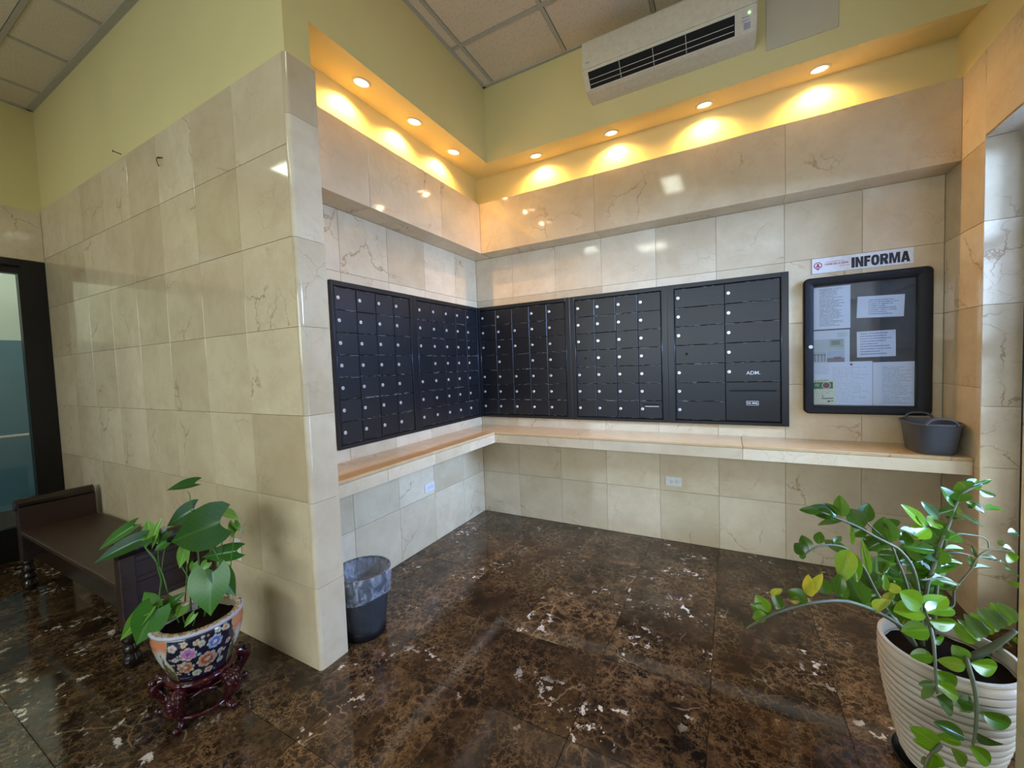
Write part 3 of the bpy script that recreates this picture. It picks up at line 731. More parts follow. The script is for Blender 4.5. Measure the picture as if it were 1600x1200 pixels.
sheet('small tilted white notice at the upper right inside the notice board', 2.777, 2.994, 1.594, 1.724, -.0095, mat_text('tilted_notice', (.80, .81, .82), (.12, .12, .14), 8, -.055, .085, -.05, .046, .45), .035)
sheet('small handwritten white note at mid height inside the notice board', 2.777, 2.957, 1.356, 1.514, -.0095, mat_text('written_note', (.78, .78, .80), (.22, .24, .34), 9, -.075, .078, -.068, .072, .40), -.01)
sheet('large white letter at the lower middle inside the notice board', 2.640, 2.851, 1.059, 1.331, -.0105, mat_text('faint_letter', PW, (.45, .50, .58), 20, -.09, .09, -.12, .105, .50))
sheet('white document beside the letter at the lower right inside the notice board', 2.853, 3.041, 1.059, 1.323, -.0095, mat_text('typed_document', (.80, .80, .80), (.38, .36, .38), 22, -.05, .09, -.12, .105, .45))
sheet('white page partly covered by the green flyer at the lower left of the notice board', 2.560, 2.660, 1.060, 1.329, -.0085, mat_text('covered_page', PW, (.35, .40, .5), 18, -.045, .045, .06, .125, .48))
fl = sheet('cream and green flyer at the lower left corner inside the notice board', 2.560, 2.668, 1.061, 1.225, -.0125, mat_text('flyer_print', (.80, .80, .60), (.25, .28, .22), 12, -.05, .048, -.075, .07, .55), -.03, 'flyer', 'flyer')
patch(fl, -.053, .046, .020, .062, (.02, .20, .07), 'flyer_band', -.0006)
b3 = lathe([(0, 0), (.023, 0)], 20); b3.transform(Matrix.Translation((.012, -.0011, .041)) @ Matrix.Rotation(PI/2, 4, 'X')); link('flyer_roundel', b3, plain('roundel_cream', (.62, .60, .50)), fl)
b3 = lathe([(0, 0), (.018, 0)], 20); b3.transform(Matrix.Translation((.012, -.0014, .041)) @ Matrix.Rotation(PI/2, 4, 'X')); link('flyer_roundel', b3, plain('roundel_maroon', (.20, .06, .07)), fl)
patch(fl, -.046, -.024, .048, .051, (.8, .8, .7), 'flyer_mark', -.0012); patch(fl, -.046, -.024, .038, .041, (.8, .8, .7), 'flyer_mark', -.0012)
patch(fl, -.008, .046, -.046, -.040, (.10, .13, .12), 'flyer_rule', -.0008); patch(fl, -.010, -.007, -.046, -.020, (.10, .13, .12), 'flyer_rule', -.0008)
patch(fl, .015, .030, -.066, -.056, (.10, .13, .12), 'flyer_mark', -.0008); patch(fl, .034, .044, -.062, -.056, (.10, .13, .12), 'flyer_mark', -.0008)
for k in range(6): patch(fl, -.046+.012*k, -.038+.012*k, .068+.0006*k, .073+.0006*k, (.10, .13, .12), 'flyer_mark', -.0008)
M['purple'] = plain('purple_plastic', (.22, .02, .12), .3)
pn = lathe([(0, 0), (.0015, 0), (.0015, .004), (.0055, .005), (.0050, .012), (.0065, .014), (0, .0155)], 12); pn.transform(Matrix.Rotation(PI/2, 4, 'X'))
tag(link('push_pin', pn, 'purple', None, (2.747, -.0108, 1.314), smooth=True), 'purple push pin through the letter in the notice board', 'pin')

# sign above the board
sg = thing('sign', 'white INFORMA sign with red emblem above the notice board', 'sign', (0, 0, 0))
M['signwhite'] = plain('white_sign_board', (.82, .81, .80), .4); M['crimson'] = plain('crimson_print', (.42, .03, .06), .5); M['ink'] = plain('black_print', (.008, .008, .01), .5)
link('board', bx(2.553, 3.034, -.006, -.0005, 1.896, 1.990, bev=.001), 'signwhite', sg)
def heavy_word(word, x0, x1, z0, z1, y0, y1):
    # heavy condensed capitals, each built as outline pieces in a unit cell
    s = .30
    G_ = {'I': (.36, [[(0, 0), (.36, 0), (.36, 1), (0, 1)]]),
          'N': (.86, [[(0, 0), (s, 0), (s, .52), (.56, 0), (.86, 0), (.86, 1), (.56, 1), (.56, .48), (s, 1), (0, 1)]]),
          'F': (.68, [[(0, 0), (.33, 0), (.33, .40), (.62, .40), (.62, .62), (.33, .62), (.33, .77), (.68, .77), (.68, 1), (0, 1)]]),
          'R': (.86, [[(0, 0), (.32, 0), (.32, 1), (0, 1)], [(.32, .80), (.50, .80), (.53, .76), (.53, .65), (.50, .61), (.32, .61), (.32, .40), (.60, .40), (.78, .47), (.84, .60), (.84, .80), (.77, .93), (.60, 1), (.32, 1)], [(.32, .42), (.52, 0), (.88, 0), (.70, .46), (.5, .46)]]),
          'M': (1.12, [[(0, 0), (.27, 0), (.27, .66), (.44, 0), (.68, 0), (.85, .66), (.85, 0), (1.12, 0), (1.12, 1), (.74, 1), (.56, .36), (.38, 1), (0, 1)]]),
          'A': (.92, [[(0, 0), (.31, 0), (.46, .62), (.61, 0), (.92, 0), (.64, 1), (.28, 1)], [(.33, .17), (.59, .17), (.55, .36), (.37, .36)]]),
          'O': (.86, None)}
    bm = bmesh.new(); pen = 0; gap = .075
    tot = sum(G_[c][0] for c in word)+gap*(len(word)-1)
    def P(u, v, y): return (x0+(x1-x0)*u/tot, y, z0+(z1-z0)*v)
    for c in word:
        w_, polys = G_[c]
        if polys is None:
            def el(a, b): return [(pen+.43+a*math.copysign(abs(math.cos(q))**.8, math.cos(q)), .5+b*math.copysign(abs(math.sin(q))**.8, math.sin(q))) for q in [2*PI*k/24 for k in range(24)]]
            A, B = el(.43, .51), el(.125, .27)
            fA = [bm.verts.new(P(u, v, y0)) for u, v in A]; fB = [bm.verts.new(P(u, v, y0)) for u, v in B]; bA = [bm.verts.new(P(u, v, y1)) for u, v in A]; bB = [bm.verts.new(P(u, v, y1)) for u, v in B]
            for k in range(24):
                k2 = (k+1) % 24; bm.faces.new((fA[k], fA[k2], fB[k2], fB[k])); bm.faces.new((fA[k], bA[k], bA[k2], fA[k2])); bm.faces.new((fB[k], fB[k2], bB[k2], bB[k]))
        else:
            for pi, poly in enumerate(polys):
                dy = -.00008*pi
                f = [bm.verts.new(P(pen+u, v, y0+dy)) for u, v in poly]; b = [bm.verts.new(P(pen+u, v, y1)) for u, v in poly]
                bm.faces.new(f)
                for k in range(len(poly)): bm.faces.new((f[k], b[k], b[(k+1) % len(poly)], f[(k+1) % len(poly)]))
        pen += w_+gap
    bm.normal_update()
    bmesh.ops.triangulate(bm, faces=[f for f in bm.faces if len(f.verts) > 4])
    bmesh.ops.recalc_face_normals(bm, faces=bm.faces[:]); return bm
link('lettering', heavy_word('INFORMA', 2.750, 3.018, 1.908, 1.970, -.0072, -.0058), 'ink', sg)
bm = bmesh.new()
def annulus(bm, cx, cz, r0, r1, a0=0, a1=2*PI, n=24, y=-.0064):
    A = [bm.verts.new((cx+r0*math.cos(a0+(a1-a0)*k/n), y, cz+r0*math.sin(a0+(a1-a0)*k/n))) for k in range(n+1)]
    B = [bm.verts.new((cx+r1*math.cos(a0+(a1-a0)*k/n), y, cz+r1*math.sin(a0+(a1-a0)*k/n))) for k in range(n+1)]
    for k in range(n): bm.faces.new((A[k], B[k], B[k+1], A[k+1]))
annulus(bm, 2.584, 1.945, .0165, .0215)
addbox(bm, 2.578, 2.590, -.0066, -.0062, 1.918, 1.926)
annulus(bm, 2.584, 1.951, 0.0, .0065); annulus(bm, 2.584, 1.934, 0.0, .0115, 0, PI)
link('emblem', bm, 'crimson', sg)
me = text_mesh('TORRE DE LA REINA', .0165, .0003, .0004, .92)
xs = [v.co.x for v in me.vertices]; me.transform(Matrix.Diagonal((.118/(max(xs)-min(xs)), 1, 1, 1))); link('name_lettering', me, 'crimson', sg, (2.677, -.0065, 1.946))
bm = bmesh.new(); addbox(bm, 2.625, 2.712, -.0066, -.0062, 1.9605, 1.9625); addbox(bm, 2.690, 2.742, -.0066, -.0062, 1.929, 1.931); link('emblem_rule', bm, 'crimson', sg)

# ================================================================ grey tub on the counter
tb = thing('storage_tub', 'charcoal plastic storage tub with looped handles at the right end of the counter', 'tub', (3.045, -.208, ZK))
def sup(a, b, n=40, e=3.2):
    out = []
    for k in range(n):
        t = 2*PI*k/n; c, s = math.cos(t), math.sin(t)
        out.append((a*math.copysign(abs(c)**(2/e), c), b*math.copysign(abs(s)**(2/e), s)))
    return out
def tubring(bm, a, b, z, lift=0):
    vs = []
    for x, y in sup(a, b):
        zz = z
        if lift: zz = z + lift*max(0, 1-(x/.062)**2) if abs(x) < .062 else z
        vs.append(bm.verts.new((x, y, zz)))
    return vs
def loft(bm, rings, capb=True):
    for a, b in zip(rings, rings[1:]):
        n = len(a)
        for k in range(n): bm.faces.new((a[k], a[(k+1) % n], b[(k+1) % n], b[k]))
    if capb: bm.faces.new(rings[0][::-1])
bm = bmesh.new()
R_ = [tubring(bm, .074, .098, .004), tubring(bm, .082, .108, .0), tubring(bm, .088, .115, .01), tubring(bm, .103, .142, .150), tubring(bm, .106, .147, .158), tubring(bm, .110, .151, .158), tubring(bm, .110, .151, .166), tubring(bm, .104, .145, .167), tubring(bm, .085, .111, .010)]
loft(bm, R_); bm.faces.new(R_[-1]); bmesh.ops.recalc_face_normals(bm, faces=bm.faces[:])
smooth_by_angle(link('tub_body', bm, 'tub', tb), 40)
for sgn in (-1, 1):
    bm = bmesh.new(); tube(bm, smooth_path([(-.062, sgn*.147, .160), (-.050, sgn*.149, .180), (-.030, sgn*.150, .192), (0, sgn*.150, .195), (.030, sgn*.150, .192), (.050, sgn*.149, .180), (.062, sgn*.147, .160)]), .0062, 8); link('handle', bm, 'tub', tb, smooth=True)

# ================================================================ power outlets
def outlet(label, loc, rz, vertical=False):
    t = thing('power_outlet', label, 'outlet', loc, rz)
    link('cover_plate', bx(-.057, .057, -.006, -.0003, -.035, .035, bev=.002), 'white', t)
    for s in (-1, 1):
        bm = lathe([(0, .003), (.0165, .003), (.0165, 0)], 20); bm.transform(Matrix.Translation((s*.0195, -.006, 0)) @ Matrix.Rotation(PI/2, 4, 'X'))
        for f in bm.faces: f.material_index = 0
        for dz in (-.0065, .0065): addbox(bm, s*.0195-.005, s*.0195+.005, -.0094, -.0088, dz-.0013, dz+.0013, mi=1)
        addbox(bm, s*.0195+.008, s*.0195+.012, -.0094, -.0088, -.002, .002, mi=1)
        link('socket', bm, ['white', 'hole'], t)
    sc = lathe([(0, .0012), (.003, .001), (.003, 0)], 10); sc.transform(Matrix.Translation((0, -.006, 0)) @ Matrix.Rotation(PI/2, 4, 'X')); link('screw', sc, 'chrome', t)
    return t
outlet('white double power outlet low on the back wall under the counter', (1.702, 0, .462), 0)
outlet('white double power outlet low on the side wall under the counter', (0, -.795, .454), PI/2)
o = outlet('small upright power outlet on the marble wall behind the flowerpot plant', (-.226, YF, .462), 0); o.rotation_euler = (0, PI/2, 0)

# ================================================================ fixings on the big marble wall
bm = bmesh.new(); tube(bm, [(0, .012, 0), (0, -.030, .004)], .003, 8); tube(bm, [(0, -.030, .004), (0, -.034, .0045)], .006, 8)
tag(link('nail', bm, plain('rusty_steel', (.16, .10, .06), .6, .5), None, (-1.282, YF, 2.805)), 'long rusty nail sticking out at the top of the marble wall', 'nail')
hk = thing('hook', 'small bent metal hook on the marble wall right of the nail', 'hook', (-.751, YF, 2.625))
bm = bmesh.new(); tube(bm, smooth_path([(0, 0, .012), (0, -.014, .010), (.002, -.022, -.006), (.001, -.018, -.028), (-.004, -.010, -.036), (-.010, -.014, -.030)]), .0028, 8); link('hook_wire', bm, plain('brown_steel', (.22, .15, .09), .5, .4), hk)
bm = bmesh.new(); tube(bm, [(-.030, -.004, .018), (.022, -.004, .008)], .0028, 8); link('cross_pin', bm, plain('brown_steel_pin', (.24, .17, .10), .5, .4), hk)

# ================================================================ waste bin with liner
wbn = thing('waste_bin', 'round dark mesh waste bin with a clear plastic liner behind the marble pillar', 'bin', (.362, -1.778, 0))
def mat_mesh():
    t = NT('fine_black_mesh'); tr = t.n('ShaderNodeBsdfTransparent'); tc = t.n('ShaderNodeTexCoord')
    n = t.noise(tc.outputs['Object'], 30, 3); t.P(color=(.035, .038, .045), rough=.45)
    mx = t.n('ShaderNodeMixShader', i0=.80); t.set(mx.inputs[1], tr); t.set(mx.inputs[2], t.b.outputs[0]); t.set(t.o.inputs[0], mx); return t.m
def mat_film():
    t = NT('clear_plastic_film'); tc = t.n('ShaderNodeTexCoord'); mp = t.n('ShaderNodeMapping'); t.set(mp.inputs[0], tc.outputs['Object']); mp.inputs['Scale'].default_value = (1, 1, .55)
    n = t.noise(mp.outputs[0], 26, 5, .6, 1.5)
    t.P(color=(.62, .68, .78), rough=.12, normal=t.bump(n.outputs[0], .9, .012))
    tr = t.n('ShaderNodeBsdfTransparent'); mx = t.n('ShaderNodeMixShader'); t.set(mx.inputs[0], t.ramp(n.outputs[0], .42, .68, .10, .50)); t.set(mx.inputs[1], tr); t.set(mx.inputs[2], t.b.outputs[0]); t.set(t.o.inputs[0], mx); return t.m
M['wire'] = mat_mesh(); M['film'] = mat_film()
link('mesh_wall', lathe([(.107, .05), (.115, .12), (.124, .2), (.133, .28), (.139, .334)], 40), 'wire', wbn, smooth=True)
link('base', lathe([(0, .004), (.100, .0), (.104, .004), (.109, .05), (.106, .052), (.101, .008), (0, .008)], 40), 'black', wbn, smooth=True)
bm = bmesh.new(); tube(bm, [(.140*math.cos(2*PI*k/40), .140*math.sin(2*PI*k/40), .337) for k in range(41)], .0045, 8); link('rim', bm, 'black', wbn, smooth=True)
def film_skirt(prof, amp, seed, n=72):
    rr = random.Random(seed); ph = [(rr.randint(3, 14), rr.uniform(0, 6.28), rr.uniform(.3, 1)) for _ in range(7)]
    bm = bmesh.new(); rings = []
    for i, (r, z) in enumerate(prof):
        ring = []
        for k in range(n):
            a = 2*PI*k/n; w_ = sum(c*math.sin(f*a+p+i*.45) for f, p, c in ph)/4
            dz = .0 if i < 2 else .012*math.sin(3*a+seed)*(i/len(prof))
            ring.append(bm.verts.new(((r+amp*w_*min(1, i/2))*math.cos(a), (r+amp*w_*min(1, i/2))*math.sin(a), z+dz)))
        rings.append(ring)
    loft(bm, rings, False); return bm
lin = link('liner', film_skirt([(.134, .341), (.1465, .342), (.148, .325), (.1475, .30), (.1455, .275), (.143, .25), (.141, .228), (.141, .222)], .0025, 2), 'film', wbn, smooth=True)
link('liner_bag', film_skirt([(.134, .341), (.131, .32), (.122, .26), (.112, .2), (.104, .13), (.098, .07), (.09, .045), (.02, .03)], .006, 5), 'film', wbn, smooth=True)

# ================================================================ bench
bn = thing('bench', 'dark wooden bench with rolled arms and turned legs along the marble wall', 'bench', (-1.272, -2.300, 0))
hx, hy = .793, .185
link('seat', bx(-hx+.03, hx-.03, -hy, hy, .385, .412, bev=.004), 'bench_seat', bn)
bm = bmesh.new(); addbox(bm, -hx+.03, hx-.03, -hy+.006, -hy+.03, .285, .385, bev=.003); addbox(bm, -hx+.03, hx-.03, hy-.03, hy-.006, .285, .385, bev=.003)
link('apron', bm, 'bench', bn)
turned = [(.024, .205), (.030, .198), (.033, .188), (.024, .178), (.027, .168), (.032, .150), (.034, .135), (.026, .120), (.024, .114), (.033, .104), (.035, .090), (.028, .076), (.026, .070), (.034, .058), (.038, .040), (.036, .020), (.026, .004), (.02, 0), (0, 0)]
for sx in (-1, 1):
    for sy in (-1, 1):
        px, py = sx*(hx+.005), sy*(hy-.03)
        link('post', bx(px-.032, px+.032, py-.030, py+.030, .20, .565, bev=.004), 'bench_panel', bn)
        link('leg', lathe(turned, 20), 'bench', bn, (px, py, 0), smooth=True)
    a = link('arm_panel', bx(*sorted((sx*(hx-.028), sx*(hx+.019))), -hy+.002, hy-.002, .30, .575, bev=.003), 'bench_panel', bn)
    bm = bmesh.new(); addbox(bm, sx*(hx+.005)+sx*.014, sx*(hx+.005)+sx*.024, -hy+.03, hy-.03, .50, .53, bev=.004); addbox(bm, *sorted((sx*(hx+.019), sx*(hx+.029))), -hy+.03, hy-.03, .40, .425, bev=.004); addbox(bm, *sorted((sx*(hx+.019), sx*(hx+.029))), -hy+.03, hy-.03, .285, .315, bev=.004)
    link('arm_moulding', bm, 'bench_panel', bn)
    bm = bmesh.new(); tube(bm, [(sx*(hx+.022), -hy-.006, .578), (sx*(hx+.022), hy+.0, .578)], .040, 20); addbox(bm, sx*(hx+.005)-.033, sx*(hx+.005)+.033, -hy-.004, hy, .555, .603, bev=.01)
    smooth_by_angle(link('arm_roll', bm, 'bench', bn))

# ================================================================ leaves
def leaf_mesh(name, mat, outline, cup=.10, droop=.12, rows=9, cols=6, ruffle=0.0):
    # unit blade: base at the origin, tip at (0,1,0), full width 1
    bm = bmesh.new(); grid = []
    for i in range(rows+1):
        y = i/rows; row = []
        for j in range(-cols//2, cols//2+1):
            u = j/(cols/2); hw, yo = outline(y)
            x = u*hw
            z = cup*abs(x)*(1-.4*y) - droop*(y-.25)**2 + ruffle*math.sin(9*y+3*u)*abs(u)
            row.append(bm.verts.new((x, y+yo*abs(u)**1.5, z)))
        grid.append(row)
    for i in range(rows):
        for j in range(cols): bm.faces.new((grid[i][j], grid[i][j+1], grid[i+1][j+1], grid[i+1][j]))
    bmesh.ops.remove_doubles(bm, verts=bm.verts[:], dist=1e-5)
    me = D.meshes.new(name); bm.normal_update(); bm.to_mesh(me); bm.free(); me.materials.append(M[mat])
    for p in me.polygons: p.use_smooth = True
    return me
def oval(y): return (.52*(math.sin(PI*y**.82)**.74*(1-.14*y*y) if 0 < y < 1 else 0), 0)
def heart(y):
    w = [(0, .30), (.08, .44), (.2, .50), (.32, .49), (.5, .40), (.7, .25), (.85, .12), (.95, .035), (1, 0)]
    for (a, p), (b, q) in zip(w, w[1:]):
        if y <= b: h = p+(q-p)*(y-a)/(b-a); break
    return (h, -.26*max(0, 1-y*2.6))
def place_leaf(me, base, tip, width, facing, parent, roll=0.0, scale_z=1.0):
    b, t = Vector(base), Vector(tip); y = t-b; L = y.length; y.normalize()
    n = Vector(facing); n = (n - y*n.dot(y)).normalized(); n = Matrix.Rotation(roll, 3, y) @ n
    x = y.cross(n)
    o = D.objects.new('leaf', me); COL.objects.link(o); o.parent = parent
    zl = max(L, width)*scale_z
    m = Matrix(((x.x*width, y.x*L, n.x*zl, b.x), (x.y*width, y.y*L, n.y*zl, b.y), (x.z*width, y.z*L, n.z*zl, b.z), (0, 0, 0, 1)))
    o.matrix_basis = m; return o
def plant(root, stems, leaves, meshes, stemmat, facing, jitter, seed, first_r=1.0):
    rr = random.Random(seed); loc = Vector(root.location); so = []
    for pts, r in stems:
        pp = smooth_path([Vector(p)-loc for p in pts], 4); n = len(pp)
        bm = bmesh.new(); tube(bm, pp, [r*(1.15-.65*k/(n-1)) for k in range(n)], 7); so.append(link('stem', bm, stemmat, root, smooth=True))
    for b, t, w, k, s in leaves:
        f = Vector(facing)+Vector((rr.uniform(-1, 1), rr.uniform(-1, 1), rr.uniform(-1, 1)))*jitter
        place_leaf(meshes[k], Vector(b)-loc, Vector(t)-loc, w, f, so[s], rr.uniform(-.25, .25))
ARUM_STEMS=[
([(-0.064,-2.482,0.397),(-0.061,-2.476,0.467),(-0.042,-2.474,0.529),(-0.037,-2.481,0.572),(-0.038,-2.489,0.627),(-0.058,-2.509,0.680),(-0.068,-2.524,0.713)],0.0035),
([(0.003,-2.467,0.426),(-0.003,-2.467,0.464),(-0.024,-2.474,0.559),(-0.045,-2.483,0.610),(-0.092,-2.504,0.678)],0.0028),
([(-0.043,-2.473,0.554),(-0.033,-2.464,0.630),(-0.009,-2.458,0.696)],0.0026),
([(-0.047,-2.475,0.567),(-0.052,-2.474,0.630),(-0.052,-2.471,0.681)],0.0026),
([(0.080,-2.426,0.404),(0.076,-2.423,0.504),(0.067,-2.425,0.549),(0.060,-2.438,0.592),(0.044,-2.444,0.636)],0.0030),
([(0.072,-2.364,0.366),(0.096,-2.346,0.456),(0.117,-2.330,0.553),(0.147,-2.317,0.706)],0.0028),
([(0.169,-2.330,0.446),(0.170,-2.327,0.494),(0.159,-2.340,0.580),(0.144,-2.375,0.715),(0.183,-2.374,0.760),(0.221,-2.364,0.780)],0.0030),
([(0.161,-2.324,0.421),(0.167,-2.317,0.485),(0.177,-2.306,0.601),(0.186,-2.297,0.678),(0.187,-2.293,0.746)],0.0026),
([(0.049,-2.387,0.380),(0.054,-2.376,0.542),(0.049,-2.374,0.632),(0.039,-2.374,0.736),(0.025,-2.377,0.808),(0.033,-2.381,0.876),(0.035,-2.390,0.898)],0.0026),
([(0.129,-2.401,0.377),(0.176,-2.404,0.486),(0.202,-2.409,0.552),(0.224,-2.406,0.588)],0.0030),
([(0.037,-2.507,0.400),(0.058,-2.527,0.437),(0.073,-2.540,0.473)],0.0030),
([(0.083,-2.471,0.380),(0.074,-2.485,0.423),(0.048,-2.498,0.455)],0.0020),
([(0.117,-2.464,0.379),(0.121,-2.471,0.415),(0.122,-2.469,0.452)],0.0020),
([(0.144,-2.450,0.372),(0.164,-2.449,0.402),(0.161,-2.449,0.420)],0.0020),
([(0.058,-2.436,0.442),(0.065,-2.425,0.568),(0.077,-2.425,0.669)],0.0022),
([(0.089,-2.365,0.385),(0.170,-2.371,0.526),(0.226,-2.383,0.588)],0.0026)]
ARUM_LEAVES=[
((0.052,-2.368,0.929),(0.002,-2.452,0.921),0.063,0,8),
((0.222,-2.363,0.779),(0.014,-2.468,0.701),0.186,0,6),
((0.025,-2.366,0.811),(-0.066,-2.441,0.745),0.084,0,8),
((-0.053,-2.493,0.709),(-0.105,-2.483,0.793),0.060,2,3),
((-0.050,-2.492,0.703),(-0.030,-2.464,0.798),0.038,2,3),
((-0.145,-2.518,0.764),(-0.231,-2.614,0.682),0.047,1,0),
((-0.069,-2.524,0.719),(-0.178,-2.643,0.656),0.067,0,0),
((-0.061,-2.485,0.730),(-0.088,-2.535,0.704),0.056,1,1),
((-0.009,-2.458,0.696),(-0.031,-2.495,0.669),0.050,1,2),
((-0.030,-2.445,0.733),(-0.037,-2.485,0.702),0.069,0,2),
((0.175,-2.283,0.617),(0.054,-2.372,0.603),0.075,1,5),
((0.224,-2.406,0.588),(0.269,-2.447,0.440),0.158,1,9),
((0.223,-2.384,0.588),(0.282,-2.347,0.473),0.080,1,15),
((0.073,-2.540,0.473),(0.038,-2.600,0.345),0.120,1,10),
((0.045,-2.555,0.471),(-0.037,-2.628,0.358),0.062,2,10),
((0.047,-2.554,0.474),(0.010,-2.597,0.465),0.044,3,10),
((0.048,-2.531,0.470),(-0.036,-2.540,0.518),0.064,1,10),
((0.048,-2.498,0.452),(0.099,-2.445,0.503),0.040,1,11),
((0.122,-2.469,0.455),(0.124,-2.492,0.419),0.039,3,12),
((0.162,-2.449,0.423),(0.146,-2.482,0.381),0.027,2,13),
((0.072,-2.427,0.673),(0.072,-2.454,0.594),0.044,3,14),
((0.083,-2.421,0.675),(0.090,-2.433,0.605),0.028,2,14),
((0.147,-2.312,0.796),(0.219,-2.286,0.768),0.048,2,5),
((0.187,-2.293,0.746),(0.189,-2.307,0.684),0.039,2,7),
((0.189,-2.292,0.746),(0.217,-2.279,0.708),0.029,2,7),
((0.058,-2.394,0.590),(0.058,-2.407,0.552),0.029,2,4),
((0.097,-2.362,0.584),(0.091,-2.389,0.556),0.038,2,4),
((0.060,-2.458,0.430),(0.046,-2.489,0.418),0.037,1,11),
((0.087,-2.490,0.417),(0.069,-2.523,0.407),0.027,2,11),
((0.164,-2.338,0.560),(0.164,-2.353,0.502),0.051,1,15)]

ZZ_STEMS=[
([(2.601,-1.511,0.438),(2.562,-1.552,0.507),(2.482,-1.637,0.584),(2.409,-1.719,0.640),(2.353,-1.793,0.676),(2.281,-1.876,0.697),(2.215,-1.946,0.701),(2.169,-2.004,0.704),(2.115,-2.069,0.693)],0.0060),
([(2.631,-1.473,0.422),(2.614,-1.497,0.586),(2.589,-1.527,0.696),(2.550,-1.556,0.759),(2.518,-1.583,0.785),(2.473,-1.618,0.816),(2.429,-1.651,0.849),(2.382,-1.687,0.877),(2.322,-1.729,0.909)],0.0055),
([(2.637,-1.436,0.418),(2.593,-1.461,0.613),(2.568,-1.471,0.691),(2.550,-1.478,0.743),(2.517,-1.505,0.782),(2.476,-1.524,0.826)],0.0045),
([(2.594,-1.515,0.446),(2.520,-1.583,0.559),(2.475,-1.614,0.647),(2.444,-1.638,0.718),(2.400,-1.670,0.780),(2.360,-1.702,0.802),(2.314,-1.739,0.805),(2.274,-1.772,0.786)],0.0050),
([(2.644,-1.444,0.425),(2.649,-1.433,0.577),(2.676,-1.413,0.678),(2.695,-1.398,0.745),(2.719,-1.383,0.804),(2.734,-1.372,0.854),(2.764,-1.352,0.908),(2.812,-1.337,0.939)],0.0065),
([(2.687,-1.376,0.395),(2.701,-1.358,0.587),(2.713,-1.347,0.673),(2.733,-1.333,0.743)],0.0060),
([(2.741,-1.319,0.488),(2.760,-1.308,0.500),(2.762,-1.304,0.547),(2.783,-1.291,0.580),(2.814,-1.273,0.621),(2.833,-1.260,0.659),(2.863,-1.243,0.683),(2.916,-1.214,0.687),(2.945,-1.198,0.680)],0.0035),
([(2.594,-1.598,0.596),(2.599,-1.619,0.570),(2.591,-1.670,0.553),(2.582,-1.711,0.517),(2.577,-1.741,0.441)],0.0055),
([(2.692,-1.574,0.475),(2.681,-1.626,0.468),(2.678,-1.663,0.442),(2.673,-1.691,0.402),(2.664,-1.710,0.341),(2.657,-1.716,0.307)],0.0060),
([(2.580,-1.757,0.310),(2.557,-1.782,0.300),(2.538,-1.804,0.290),(2.531,-1.809,0.263)],0.0050),
([(2.737,-1.442,0.366),(2.754,-1.453,0.406),(2.789,-1.444,0.437),(2.821,-1.447,0.480),(2.850,-1.441,0.516)],0.0130),
([(2.737,-1.335,0.656),(2.715,-1.367,0.700),(2.745,-1.362,0.706),(2.777,-1.345,0.698),(2.794,-1.337,0.691)],0.0030),
([(2.728,-1.358,0.741),(2.754,-1.343,0.763),(2.790,-1.324,0.759),(2.823,-1.306,0.751),(2.843,-1.296,0.736),(2.846,-1.296,0.711)],0.0030),
([(2.610,-1.518,0.658),(2.655,-1.493,0.660),(2.686,-1.477,0.655),(2.720,-1.459,0.638)],0.0030)]
